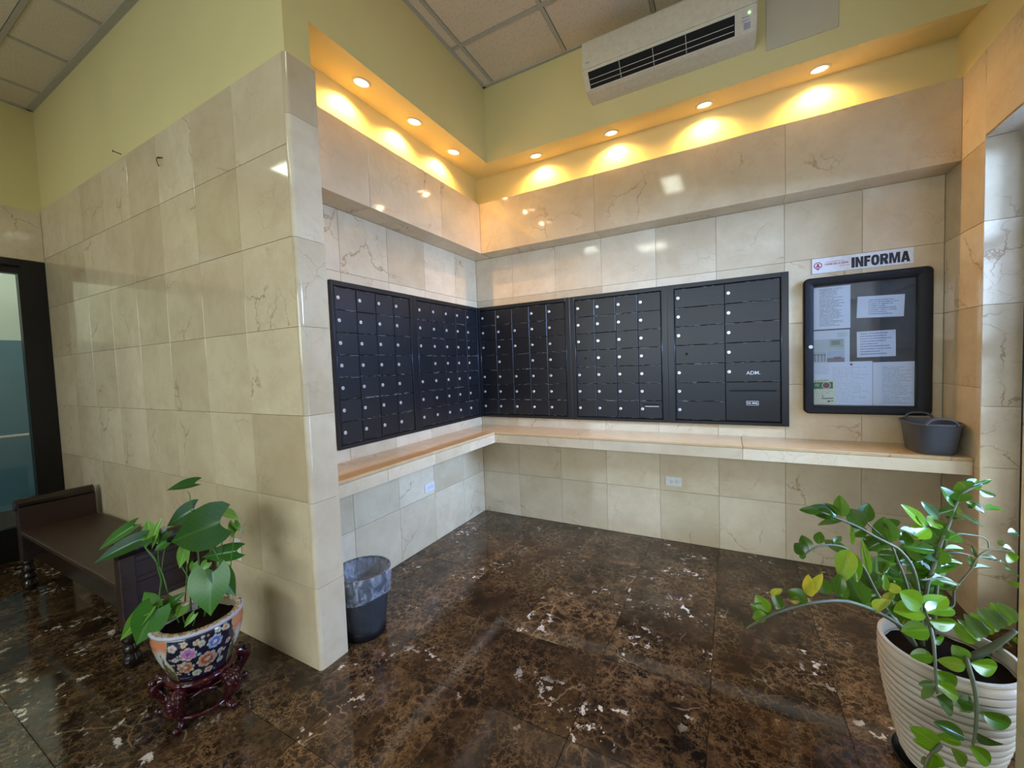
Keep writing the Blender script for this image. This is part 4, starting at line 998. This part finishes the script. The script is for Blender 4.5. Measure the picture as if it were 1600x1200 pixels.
ZZ_LEAVES=[
((2.348,-1.783,0.687),(2.368,-1.747,0.736),0.038,0,0),
((2.278,-1.877,0.713),(2.272,-1.855,0.767),0.035,4,0),
((2.323,-1.841,0.712),(2.295,-1.831,0.757),0.037,1,0),
((2.272,-1.891,0.722),(2.307,-1.847,0.774),0.027,4,0),
((2.263,-1.907,0.718),(2.220,-1.907,0.735),0.036,0,0),
((2.247,-1.927,0.722),(2.223,-1.918,0.714),0.022,1,0),
((2.267,-1.895,0.704),(2.220,-1.896,0.726),0.036,0,0),
((2.209,-1.949,0.708),(2.177,-1.943,0.714),0.031,0,0),
((2.178,-1.975,0.743),(2.203,-1.938,0.753),0.022,4,0),
((2.176,-1.990,0.701),(2.127,-1.993,0.718),0.035,0,0),
((2.170,-1.992,0.708),(2.139,-1.985,0.742),0.038,2,0),
((2.164,-2.008,0.705),(2.130,-2.004,0.688),0.030,2,0),
((2.201,-1.964,0.707),(2.180,-1.951,0.752),0.023,1,0),
((2.371,-1.761,0.664),(2.359,-1.741,0.728),0.038,1,0),
((2.435,-1.683,0.626),(2.393,-1.678,0.709),0.066,1,0),
((2.458,-1.659,0.619),(2.422,-1.656,0.616),0.040,0,0),
((2.322,-1.729,0.909),(2.268,-1.735,0.911),0.026,1,1),
((2.371,-1.692,0.883),(2.300,-1.706,0.918),0.055,1,1),
((2.382,-1.686,0.887),(2.380,-1.661,0.948),0.040,0,1),
((2.385,-1.685,0.879),(2.318,-1.699,0.858),0.023,5,1),
((2.443,-1.644,0.847),(2.400,-1.641,0.902),0.058,1,1),
((2.442,-1.632,0.860),(2.466,-1.593,0.913),0.043,1,1),
((2.453,-1.628,0.840),(2.411,-1.629,0.813),0.036,1,1),
((2.370,-1.681,0.887),(2.337,-1.675,0.921),0.036,1,1),
((2.356,-1.711,0.900),(2.305,-1.716,0.898),0.035,1,1),
((2.542,-1.492,0.756),(2.531,-1.471,0.835),0.076,1,2),
((2.558,-1.481,0.804),(2.543,-1.465,0.828),0.048,1,2),
((2.546,-1.490,0.752),(2.489,-1.498,0.753),0.048,1,2),
((2.569,-1.487,0.806),(2.640,-1.428,0.764),0.028,6,2),
((2.510,-1.521,0.762),(2.471,-1.521,0.729),0.028,1,2),
((2.542,-1.496,0.689),(2.518,-1.488,0.645),0.038,1,2),
((2.557,-1.487,0.713),(2.511,-1.489,0.710),0.034,1,2),
((2.398,-1.683,0.789),(2.373,-1.735,0.705),0.054,4,3),
((2.414,-1.663,0.771),(2.415,-1.701,0.698),0.035,2,3),
((2.278,-1.770,0.788),(2.253,-1.760,0.814),0.039,1,3),
((2.288,-1.764,0.799),(2.273,-1.747,0.837),0.035,1,3),
((2.314,-1.738,0.812),(2.325,-1.708,0.842),0.028,1,3),
((2.394,-1.674,0.780),(2.336,-1.681,0.805),0.032,5,3),
((2.360,-1.702,0.806),(2.384,-1.666,0.822),0.018,1,3),
((2.281,-1.769,0.784),(2.264,-1.756,0.771),0.019,1,3),
((2.430,-1.647,0.695),(2.393,-1.644,0.709),0.045,2,3),
((2.489,-1.607,0.647),(2.439,-1.608,0.710),0.050,1,3),
((2.482,-1.612,0.631),(2.445,-1.608,0.645),0.038,5,3),
((2.461,-1.620,0.688),(2.448,-1.598,0.799),0.020,2,3),
((2.482,-1.610,0.663),(2.485,-1.581,0.739),0.018,6,3),
((2.506,-1.598,0.638),(2.510,-1.571,0.683),0.020,2,3),
((2.506,-1.610,0.620),(2.465,-1.668,0.601),0.048,4,3),
((2.538,-1.581,0.629),(2.528,-1.563,0.654),0.032,4,3),
((2.414,-1.651,0.790),(2.416,-1.624,0.845),0.013,2,3),
((2.776,-1.346,0.916),(2.760,-1.330,0.940),0.056,0,4),
((2.780,-1.344,0.920),(2.817,-1.299,0.946),0.038,0,4),
((2.789,-1.349,0.935),(2.857,-1.289,0.946),0.013,1,4),
((2.804,-1.342,0.922),(2.866,-1.287,0.883),0.025,6,4),
((2.742,-1.367,0.862),(2.710,-1.358,0.925),0.053,0,4),
((2.744,-1.376,0.883),(2.762,-1.342,0.917),0.057,1,4),
((2.729,-1.386,0.858),(2.693,-1.383,0.839),0.032,1,4),
((2.721,-1.391,0.837),(2.772,-1.341,0.819),0.029,1,4),
((2.761,-1.378,0.885),(2.831,-1.320,0.837),0.028,1,4),
((2.787,-1.365,0.868),(2.775,-1.348,0.873),0.026,1,4),
((2.811,-1.364,0.862),(2.881,-1.304,0.852),0.034,0,4),
((2.732,-1.396,0.853),(2.829,-1.324,0.789),0.011,6,4),
((2.716,-1.374,0.782),(2.679,-1.370,0.810),0.039,0,5),
((2.652,-1.408,0.798),(2.596,-1.412,0.866),0.046,2,5),
((2.655,-1.406,0.794),(2.634,-1.392,0.847),0.035,0,5),
((2.670,-1.398,0.797),(2.702,-1.357,0.814),0.048,3,5),
((2.693,-1.384,0.822),(2.653,-1.380,0.876),0.031,6,5),
((2.703,-1.394,0.745),(2.663,-1.390,0.793),0.072,0,5),
((2.702,-1.406,0.758),(2.752,-1.355,0.768),0.057,0,5),
((2.691,-1.413,0.733),(2.677,-1.401,0.673),0.067,1,5),
((2.688,-1.405,0.703),(2.629,-1.413,0.721),0.058,1,5),
((2.680,-1.408,0.720),(2.583,-1.437,0.732),0.038,0,5),
((2.720,-1.364,0.713),(2.787,-1.306,0.705),0.027,0,5),
((2.712,-1.371,0.671),(2.785,-1.309,0.653),0.018,0,5),
((2.677,-1.402,0.656),(2.624,-1.409,0.630),0.058,1,5),
((2.643,-1.412,0.609),(2.636,-1.391,0.633),0.039,0,5),
((2.583,-1.440,0.680),(2.636,-1.388,0.685),0.035,1,5),
((2.627,-1.421,0.584),(2.620,-1.400,0.625),0.029,2,5),
((2.818,-1.271,0.623),(2.896,-1.205,0.614),0.020,0,6),
((2.818,-1.270,0.625),(2.821,-1.244,0.658),0.024,0,6),
((2.840,-1.256,0.663),(2.912,-1.196,0.641),0.019,1,6),
((2.833,-1.260,0.659),(2.825,-1.240,0.697),0.010,1,6),
((2.916,-1.213,0.698),(2.909,-1.194,0.710),0.019,6,6),
((2.912,-1.216,0.694),(2.973,-1.162,0.652),0.033,2,6),
((2.923,-1.211,0.672),(2.965,-1.168,0.626),0.038,2,6),
((2.912,-1.196,0.633),(2.954,-1.152,0.603),0.019,1,6),
((2.931,-1.187,0.606),(2.985,-1.137,0.567),0.024,6,6),
((2.944,-1.171,0.557),(2.991,-1.125,0.522),0.043,2,6),
((2.927,-1.205,0.744),(2.977,-1.155,0.729),0.028,6,6),
((2.645,-1.499,0.660),(2.731,-1.431,0.626),0.022,0,13),
((2.705,-1.386,0.677),(2.780,-1.323,0.657),0.017,0,11),
((2.712,-1.379,0.719),(2.784,-1.318,0.707),0.021,0,11),
((2.590,-1.611,0.602),(2.516,-1.629,0.597),0.065,2,7),
((2.588,-1.601,0.612),(2.538,-1.603,0.648),0.066,2,7),
((2.598,-1.596,0.600),(2.665,-1.535,0.631),0.054,2,7),
((2.593,-1.621,0.605),(2.676,-1.553,0.604),0.053,2,7),
((2.595,-1.632,0.588),(2.681,-1.564,0.560),0.044,2,7),
((2.590,-1.647,0.569),(2.525,-1.660,0.554),0.051,2,7),
((2.595,-1.657,0.550),(2.637,-1.612,0.534),0.034,0,7),
((2.586,-1.686,0.513),(2.535,-1.692,0.504),0.037,0,7),
((2.583,-1.712,0.488),(2.649,-1.657,0.419),0.047,2,7),
((2.580,-1.726,0.461),(2.651,-1.669,0.398),0.039,2,7),
((2.580,-1.728,0.425),(2.637,-1.678,0.356),0.050,1,7),
((2.580,-1.716,0.453),(2.548,-1.711,0.434),0.021,5,7),
((2.582,-1.715,0.446),(2.554,-1.710,0.394),0.024,5,7),
((2.537,-1.605,0.609),(2.509,-1.600,0.566),0.018,6,7),
((2.547,-1.614,0.568),(2.520,-1.603,0.616),0.044,1,7),
((2.693,-1.585,0.467),(2.663,-1.577,0.500),0.044,2,8),
((2.683,-1.603,0.460),(2.619,-1.614,0.463),0.039,3,8),
((2.695,-1.596,0.467),(2.784,-1.527,0.433),0.052,2,8),
((2.677,-1.667,0.384),(2.643,-1.662,0.390),0.045,1,8),
((2.687,-1.673,0.378),(2.783,-1.601,0.313),0.048,0,8),
((2.664,-1.710,0.341),(2.752,-1.643,0.276),0.041,1,8),
((2.648,-1.721,0.307),(2.717,-1.665,0.225),0.041,2,8),
((2.639,-1.725,0.328),(2.574,-1.735,0.355),0.039,1,8),
((2.630,-1.730,0.315),(2.577,-1.736,0.316),0.028,2,8),
((2.642,-1.686,0.371),(2.681,-1.642,0.374),0.032,5,8),
((2.580,-1.757,0.306),(2.515,-1.768,0.343),0.047,2,9),
((2.580,-1.758,0.303),(2.521,-1.767,0.307),0.032,2,9),
((2.538,-1.805,0.283),(2.531,-1.786,0.277),0.023,5,9),
((2.553,-1.795,0.303),(2.552,-1.776,0.241),0.031,2,9),
((2.562,-1.790,0.309),(2.567,-1.768,0.248),0.031,2,9),
((2.600,-1.758,0.312),(2.649,-1.713,0.234),0.033,2,9),
((2.756,-1.461,0.456),(2.704,-1.452,0.514),0.042,2,10),
((2.769,-1.458,0.468),(2.721,-1.447,0.520),0.042,5,10),
((2.783,-1.454,0.480),(2.737,-1.442,0.538),0.042,5,10),
((2.797,-1.451,0.492),(2.753,-1.438,0.543),0.042,2,10),
((2.811,-1.448,0.503),(2.769,-1.433,0.561),0.042,5,10),
((2.824,-1.445,0.515),(2.785,-1.429,0.566),0.042,5,10),
((2.837,-1.442,0.526),(2.801,-1.425,0.583),0.041,2,10),
((2.851,-1.439,0.538),(2.817,-1.421,0.589),0.041,5,10),
((2.772,-1.443,0.421),(2.823,-1.393,0.404),0.023,1,10),
((2.793,-1.430,0.434),(2.840,-1.383,0.411),0.023,1,10),
((2.814,-1.418,0.447),(2.857,-1.374,0.418),0.023,1,10),
((2.836,-1.406,0.460),(2.875,-1.364,0.425),0.023,1,10),
((2.857,-1.394,0.473),(2.892,-1.354,0.432),0.023,1,10),
((2.663,-1.425,0.655),(2.676,-1.393,0.689),0.044,1,4),
((2.652,-1.423,0.616),(2.720,-1.363,0.615),0.042,0,4),
((2.676,-1.402,0.691),(2.633,-1.402,0.699),0.040,0,4),
((2.717,-1.335,0.741),(2.771,-1.282,0.750),0.051,1,5),
((2.643,-1.369,0.606),(2.671,-1.329,0.643),0.051,2,1),
((2.627,-1.399,0.635),(2.668,-1.353,0.667),0.055,1,1),
((2.604,-1.388,0.670),(2.559,-1.390,0.671),0.048,0,1),
((2.656,-1.368,0.563),(2.695,-1.322,0.610),0.055,0,1),
((2.546,-1.479,0.664),(2.491,-1.485,0.687),0.054,5,2),
((2.579,-1.454,0.642),(2.539,-1.452,0.660),0.046,1,2),
((2.581,-1.401,0.580),(2.607,-1.363,0.611),0.039,2,3),
((2.533,-1.430,0.529),(2.475,-1.438,0.533),0.053,1,3),
((2.543,-1.468,0.535),(2.570,-1.429,0.571),0.041,2,3),
((2.493,-1.482,0.601),(2.524,-1.441,0.638),0.049,2,3),
((2.592,-1.455,0.540),(2.640,-1.405,0.554),0.038,1,7),
((2.622,-1.439,0.504),(2.571,-1.443,0.527),0.039,1,7),
((2.651,-1.388,0.518),(2.715,-1.330,0.517),0.039,1,7),
((2.629,-1.393,0.570),(2.683,-1.341,0.573),0.043,1,2),
((2.655,-1.412,0.691),(2.603,-1.415,0.720),0.049,0,4),
((2.695,-1.362,0.757),(2.726,-1.320,0.797),0.040,1,5),
((2.720,-1.379,0.820),(2.763,-1.331,0.858),0.044,1,4),
((2.566,-1.459,0.491),(2.585,-1.423,0.528),0.043,0,3),
((2.578,-1.483,0.482),(2.605,-1.443,0.528),0.038,0,0),
((2.553,-1.457,0.495),(2.592,-1.411,0.533),0.040,0,0),
((2.622,-1.442,0.452),(2.583,-1.439,0.469),0.037,5,7),
((2.651,-1.429,0.471),(2.722,-1.368,0.462),0.040,1,7),
((2.516,-1.457,0.728),(2.482,-1.451,0.747),0.046,1,1),
((2.530,-1.480,0.727),(2.490,-1.478,0.744),0.040,0,1),
((2.591,-1.456,0.741),(2.601,-1.425,0.779),0.041,1,2),
((2.643,-1.407,0.730),(2.719,-1.342,0.743),0.048,5,4),
((2.611,-1.451,0.769),(2.670,-1.395,0.793),0.052,2,4),
((2.641,-1.372,0.661),(2.605,-1.367,0.690),0.057,5,1),
((2.684,-1.388,0.639),(2.654,-1.379,0.680),0.046,5,5),
((2.658,-1.423,0.581),(2.637,-1.410,0.614),0.043,1,2),
((2.695,-1.345,0.658),(2.771,-1.281,0.665),0.037,1,4),
((2.682,-1.328,0.519),(2.700,-1.294,0.549),0.053,0,5),
((2.575,-1.406,0.537),(2.598,-1.368,0.585),0.046,1,2),
((2.587,-1.463,0.572),(2.604,-1.429,0.610),0.043,0,1),
((2.654,-1.349,0.611),(2.707,-1.296,0.644),0.039,1,1),
((2.624,-1.418,0.719),(2.670,-1.368,0.760),0.036,5,4),
((2.720,-1.299,0.591),(2.734,-1.267,0.642),0.044,0,1),
((2.681,-1.348,0.623),(2.750,-1.288,0.620),0.048,5,1),
((2.713,-1.310,0.553),(2.779,-1.250,0.569),0.038,1,3),
((2.564,-1.472,0.684),(2.516,-1.476,0.687),0.044,0,2),
((2.592,-1.436,0.616),(2.532,-1.446,0.622),0.043,0,5),
((2.700,-1.311,0.607),(2.717,-1.275,0.661),0.048,0,5),
((2.640,-1.375,0.551),(2.662,-1.339,0.593),0.052,5,5),
((2.617,-1.384,0.652),(2.561,-1.390,0.686),0.042,5,1),
((2.671,-1.330,0.576),(2.663,-1.309,0.629),0.040,1,5),
((2.576,-1.383,0.551),(2.632,-1.329,0.571),0.043,1,3),
((2.634,-1.419,0.634),(2.644,-1.389,0.666),0.041,0,2),
((2.711,-1.333,0.557),(2.770,-1.279,0.556),0.052,0,2),
((2.647,-1.409,0.589),(2.602,-1.408,0.623),0.040,5,5),
((2.629,-1.387,0.668),(2.590,-1.383,0.706),0.045,5,4),
((2.707,-1.336,0.619),(2.655,-1.340,0.639),0.040,5,5),
((2.618,-1.371,0.522),(2.588,-1.363,0.548),0.037,1,5),
((2.710,-1.307,0.533),(2.650,-1.317,0.539),0.045,0,2),
((2.564,-1.421,0.655),(2.629,-1.362,0.665),0.046,1,1),
((2.581,-1.402,0.663),(2.645,-1.345,0.669),0.038,0,3),
((2.646,-1.391,0.681),(2.690,-1.343,0.712),0.037,0,5),
((2.552,-1.436,0.527),(2.593,-1.389,0.558),0.039,1,4),
((2.605,-1.417,0.679),(2.661,-1.363,0.704),0.044,1,4),
((2.601,-1.439,0.645),(2.680,-1.373,0.650),0.035,1,1),
((2.702,-1.304,0.522),(2.719,-1.270,0.566),0.045,1,4),
((2.660,-1.380,0.545),(2.723,-1.322,0.557),0.050,1,1),
((2.683,-1.385,0.635),(2.757,-1.321,0.652),0.042,0,2)]


# ---- leafy plant in the painted porcelain bowl, on a carved red stand
PC = (.10, -2.41)
def flower_specs():
    rr = random.Random(11); out = []
    for a, z, r, kind in ((-.30, .135, .030, 0), (.28, .150, .028, 1), (.10, .085, .034, 2), (-.42, .075, .030, 3), (-.62, .170, .017, 4), (.55, .185, .014, 5), (-.10, .175, .012, 5), (.0, .165, .013, 6), (.42, .095, .012, 4), (-.18, .035, .016, 6), (.14, .03, .015, 5), (.62, .12, .012, 5), (-.6, .12, .011, 4), (.36, .19, .012, 6), (.46, .05, .012, 6), (-.36, .18, .012, 5)):
        out.append((a, z, r, kind))
    for _ in range(46): out.append((rr.uniform(-.78, .78), rr.uniform(.02, .2), rr.uniform(.003, .0065), rr.choice((4, 6, 5, 7))))
    return out
FLW = flower_specs()
PAL = {0: ((.62, .20, .40), (.75, .45, .60), (.20, .12, .40)), 1: ((.14, .22, .60), (.45, .55, .80), (.75, .70, .60)), 2: ((.55, .12, .05), (.72, .36, .20), (.60, .50, .30)), 3: ((.50, .14, .06), (.70, .40, .22), (.66, .56, .40)), 4: ((.66, .50, .50), (.72, .62, .58), (.5, .2, .1)), 5: ((.70, .42, .20), (.75, .55, .35), (.4, .15, .05)), 6: ((.55, .58, .40), (.66, .64, .5), (.5, .3, .1)), 7: ((.45, .55, .70), (.6, .65, .7), (.7, .7, .6))}
def bowl_color(th, z, r):
    # th measured from the middle of the flowered panel that faces the room; two flowered and two landscape panels alternate
    t = (th + PI/2) % PI - PI/2
    edge = .86 - .10*abs(math.sin(z*26))
    if abs(t) < edge - .025:
        c = (.012, .014, .035)
        for a, fz, fr, k in FLW:
            dx = (t-a)*r; dz = z-fz; d = math.hypot(dx, dz)
            if d < fr*1.1:
                ang = math.atan2(dz, dx); pet = fr*(.80+.20*abs(math.cos((4 if fr > .02 else 2.5)*ang)))
                if d < pet:
                    q = PAL[k]; c = q[2] if d < fr*.25 else (q[0] if (d < fr*.62) else q[1])
                    if fr > .02 and abs(math.cos(6*ang)) < .28 and d > fr*.28: c = tuple(.55*v for v in q[0])
                    if d > pet*.9: c = (.70, .64, .50)
        return c
    if abs(t) < edge: return (.50, .36, .16)
    s = z/.2
    wob = .04*math.sin(5*th)+.03*math.sin(13*th+1)
    if s > .80+wob: base = (.72, .26, .12)
    elif s > .62+wob: k = (s-.62-wob)/.18; base = tuple(.74*(1-k)+c*k for c in (.72, .30, .15))
    elif s > .36+wob: base = (.70, .71, .70)
    elif s > .22+wob: base = (.42, .33, .15)
    else: base = (.10, .11, .05)
    tree = abs(math.sin(7*th+2))**6*.8*(1+.5*math.sin(60*th)*math.sin(170*z))
    if .2 < s < .30+.45*tree: base = (.14, .12, .05)
    return base
pl = thing('potted_plant', 'leafy green plant in a flower-painted porcelain bowl on the red carved stand', 'plant', (PC[0], PC[1], .172))
prof = [(.098, .0), (.104, .002), (.112, .02), (.126, .055), (.142, .10), (.152, .14), (.156, .17), (.154, .195), (.148, .205)]
dense = []
for (a, b), (c, d) in zip(prof, prof[1:]):
    m_ = max(1, int((d-b)/.0035))
    dense += [(a+(c-a)*k/m_, b+(d-b)*k/m_) for k in range(m_)]
dense.append(prof[-1]); NB = 300
me = D.meshes.new('bowl'); vs = []; fs = []; cols_ = []
for r, z in dense:
    for k in range(NB):
        a = 2*PI*k/NB; vs.append((r*math.cos(a), r*math.sin(a), z)); cols_.append(bowl_color(a+.36, z, r))
for i in range(len(dense)-1):
    for k in range(NB): k2 = (k+1) % NB; fs.append((i*NB+k, i*NB+k2, (i+1)*NB+k2, (i+1)*NB+k))
fs.append(tuple(range(NB-1, -1, -1)))
me.from_pydata(vs, [], fs); at_ = me.color_attributes.new('print', 'FLOAT_COLOR', 'POINT')
for i, c in enumerate(cols_): at_.data[i].color = (*[v*.85 for v in c], 1)
t = NT('painted_porcelain'); an = t.n('ShaderNodeAttribute', _attribute_name='print'); t.P(color=an.outputs['Color'], rough=.12, coat=.5, crough=.05)
link('bowl', me, t.m, pl, smooth=True)
t = NT('painted_rim'); v, _ = t.coords(False); vo = t.vor(v, 55); e_ = t.vor(v, 55, 'DISTANCE_TO_EDGE')
c = t.mix(t.ramp(vo.outputs['Color'], .3, .7), (.60, .32, .16), (.62, .55, .42)); c = t.mix(t.ramp(e_.outputs[0], .0, .08, 1, 0), c, (.10, .06, .05)); t.P(color=c, rough=.15, coat=.4)
link('rim', lathe([(.128, .203), (.128, .214), (.132, .218), (.154, .216)], 72), t.m, pl, smooth=True)
link('rim_edge', lathe([(.154, .216), (.159, .214), (.161, .209), (.158, .203), (.150, .200), (.146, .203)], 72), plain('blue_white_glaze', (.50, .50, .58), .15), pl, smooth=True)
link('inner_wall', lathe([(.129, .206), (.128, .16)], 48), plain('glazed_inner', (.5, .42, .3), .3), pl, smooth=True)
def soil(r, z, seed, n=40, m=8):
    rr = random.Random(seed); bm = bmesh.new(); rings = [[bm.verts.new((0, 0, z+.008))]]
    for i in range(1, m+1): rings.append([bm.verts.new((r*i/m*math.cos(2*PI*k/n), r*i/m*math.sin(2*PI*k/n), z+.008*(1-i/m)+rr.uniform(-.004, .004))) for k in range(n)])
    for k in range(n): bm.faces.new((rings[0][0], rings[1][k], rings[1][(k+1) % n]))
    for a, b in zip(rings[1:], rings[2:]):
        for k in range(n): bm.faces.new((a[k], b[k], b[(k+1) % n], a[(k+1) % n]))
    return bm
link('soil', soil(.1285, .178, 1), 'soil', pl, smooth=True)
AR = {0: leaf_mesh('leaf', 'ar1', heart, .16, .16, 14, 10), 1: leaf_mesh('leaf', 'ar2', heart, .18, .18, 14, 10), 2: leaf_mesh('leaf', 'ar3', heart, .20, .18, 10, 8), 3: leaf_mesh('leaf', 'ar3', heart, .22, .2, 10, 8)}
plant(pl, ARUM_STEMS, ARUM_LEAVES, AR, 'gstem', (.75, -.45, .75), .28, 5)

st = thing('plant_stand', 'carved red lacquered stand under the porcelain flowerpot', 'stand', (PC[0], PC[1], 0))
link('top_ring', lathe([(.06, .150), (.112, .150), (.122, .154), (.124, .162), (.118, .168), (.106, .1715), (.06, .1715), (.06, .150)], 48), 'redwood', st, smooth=True)
link('collar', lathe([(.100, .118), (.104, .120), (.104, .135), (.110, .143), (.112, .150), (.095, .150), (.095, .118), (.100, .118)], 48), 'redwood', st, smooth=True)
for k in range(5):
    a = math.radians(-58+72*k); c, s = math.cos(a), math.sin(a)
    bm = bmesh.new()
    path = [(.100, .138), (.128, .143), (.152, .134), (.160, .114), (.150, .090), (.134, .066), (.126, .045), (.130, .024), (.146, .012), (.158, .013)]
    pp = smooth_path([(r*c, r*s, z) for r, z in path], 4); n = len(pp)
    rad = [.020, .024, .027, .026, .023, .019, .015, .0135, .0125, .011]
    rads = [rad[min(int(i/(n-1)*9), 8)]*(1-(i/(n-1)*9 % 1))+rad[min(int(i/(n-1)*9)+1, 9)]*(i/(n-1)*9 % 1) for i in range(n)]
    tube(bm, pp, rads, 10)
    leg = link('leg', bm, 'redwood', st, smooth=True)
    for r, z, rr_, off in ((.172, .136, .017, 0), (.158, .150, .012, .022), (.158, .150, .012, -.022), (.166, .104, .012, .012), (.166, .104, .012, -.012), (.152, .074, .010, 0), (.160, .016, .0125, 0)):
        b2 = bmesh.new(); bmesh.ops.create_uvsphere(b2, u_segments=10, v_segments=7, radius=rr_); link('carving', b2, 'redwood', leg, (r*c-off*s, r*s+off*c, z), smooth=True)
    a2 = math.radians(-58+72*(k+1)); bm = bmesh.new()
    tube(bm, [(.128*math.cos(a+(a2-a)*i/8), .128*math.sin(a+(a2-a)*i/8), .046-.006*math.sin(PI*i/8)) for i in range(9)], .009, 8); link('stretcher', bm, 'redwood', st, smooth=True)
    bm = bmesh.new(); pts_ = [(.108*math.cos(a+(a2-a)*i/10), .108*math.sin(a+(a2-a)*i/10), .122-.016*abs(math.cos(PI*i/10))) for i in range(11)]
    tube(bm, pts_, .008, 8); link('apron_carving', bm, 'redwood', st, smooth=True)

# ---- glossy paired-leaf plant in the ribbed white pot
ZC_ = (2.69, -1.462)
zp = thing('potted_plant', 'glossy arching plant with paired leaflets in a ribbed white pot', 'plant', (ZC_[0], ZC_[1], .028))
NR = 15; prof = [(0, .0), (.092, .0), (.098, .004)]
def pr(z): u = z/.40; return .098+.067*math.sin(PI/2*min(1, u*1.02))
for k in range(NR):
    z0 = .012+.375*k/NR; z1 = .012+.375*(k+1)/NR; d = z1-z0
    prof += [(pr(z0)-.006, z0), (pr(z0)+.001, z0+d*.14), (pr(z1)+.0018, z0+d*.55), (pr(z1)+.001, z0+d*.86)]
prof += [(pr(.40)-.002, .389), (pr(.4)+.001, .394), (pr(.4), .401), (pr(.4)-.010, .402), (pr(.4)-.013, .395), (pr(.4)-.016, .34)]
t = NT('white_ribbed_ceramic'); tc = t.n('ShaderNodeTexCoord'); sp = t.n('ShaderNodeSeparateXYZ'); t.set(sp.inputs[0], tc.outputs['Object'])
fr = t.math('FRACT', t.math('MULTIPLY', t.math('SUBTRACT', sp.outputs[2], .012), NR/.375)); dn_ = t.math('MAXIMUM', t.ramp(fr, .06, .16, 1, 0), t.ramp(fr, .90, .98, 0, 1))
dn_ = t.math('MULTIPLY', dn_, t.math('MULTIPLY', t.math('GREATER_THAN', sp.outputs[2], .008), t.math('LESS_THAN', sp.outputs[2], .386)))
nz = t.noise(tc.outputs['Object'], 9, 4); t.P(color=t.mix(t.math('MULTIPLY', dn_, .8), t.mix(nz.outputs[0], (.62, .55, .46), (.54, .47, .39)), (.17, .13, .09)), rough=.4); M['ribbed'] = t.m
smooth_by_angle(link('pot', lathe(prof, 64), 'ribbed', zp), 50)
link('soil', soil(.151, .355, 2), 'soil', zp, smooth=True)
tag(link('saucer', lathe([(0, 0), (.105, 0), (.122, .010), (.128, .030), (.124, .031), (.118, .014), (.10, .008), (0, .008)], 48), 'black', None, (ZC_[0], ZC_[1], 0), smooth=True), 'black round saucer under the ribbed white pot', 'saucer')
ZZ = {k: leaf_mesh('leaf', 'zz%d' % k, oval, .22, .10, 9, 6) for k in range(7)}
plant(zp, ZZ_STEMS, ZZ_LEAVES, ZZ, 'stem', (-.25, -.75, .62), .42, 9)
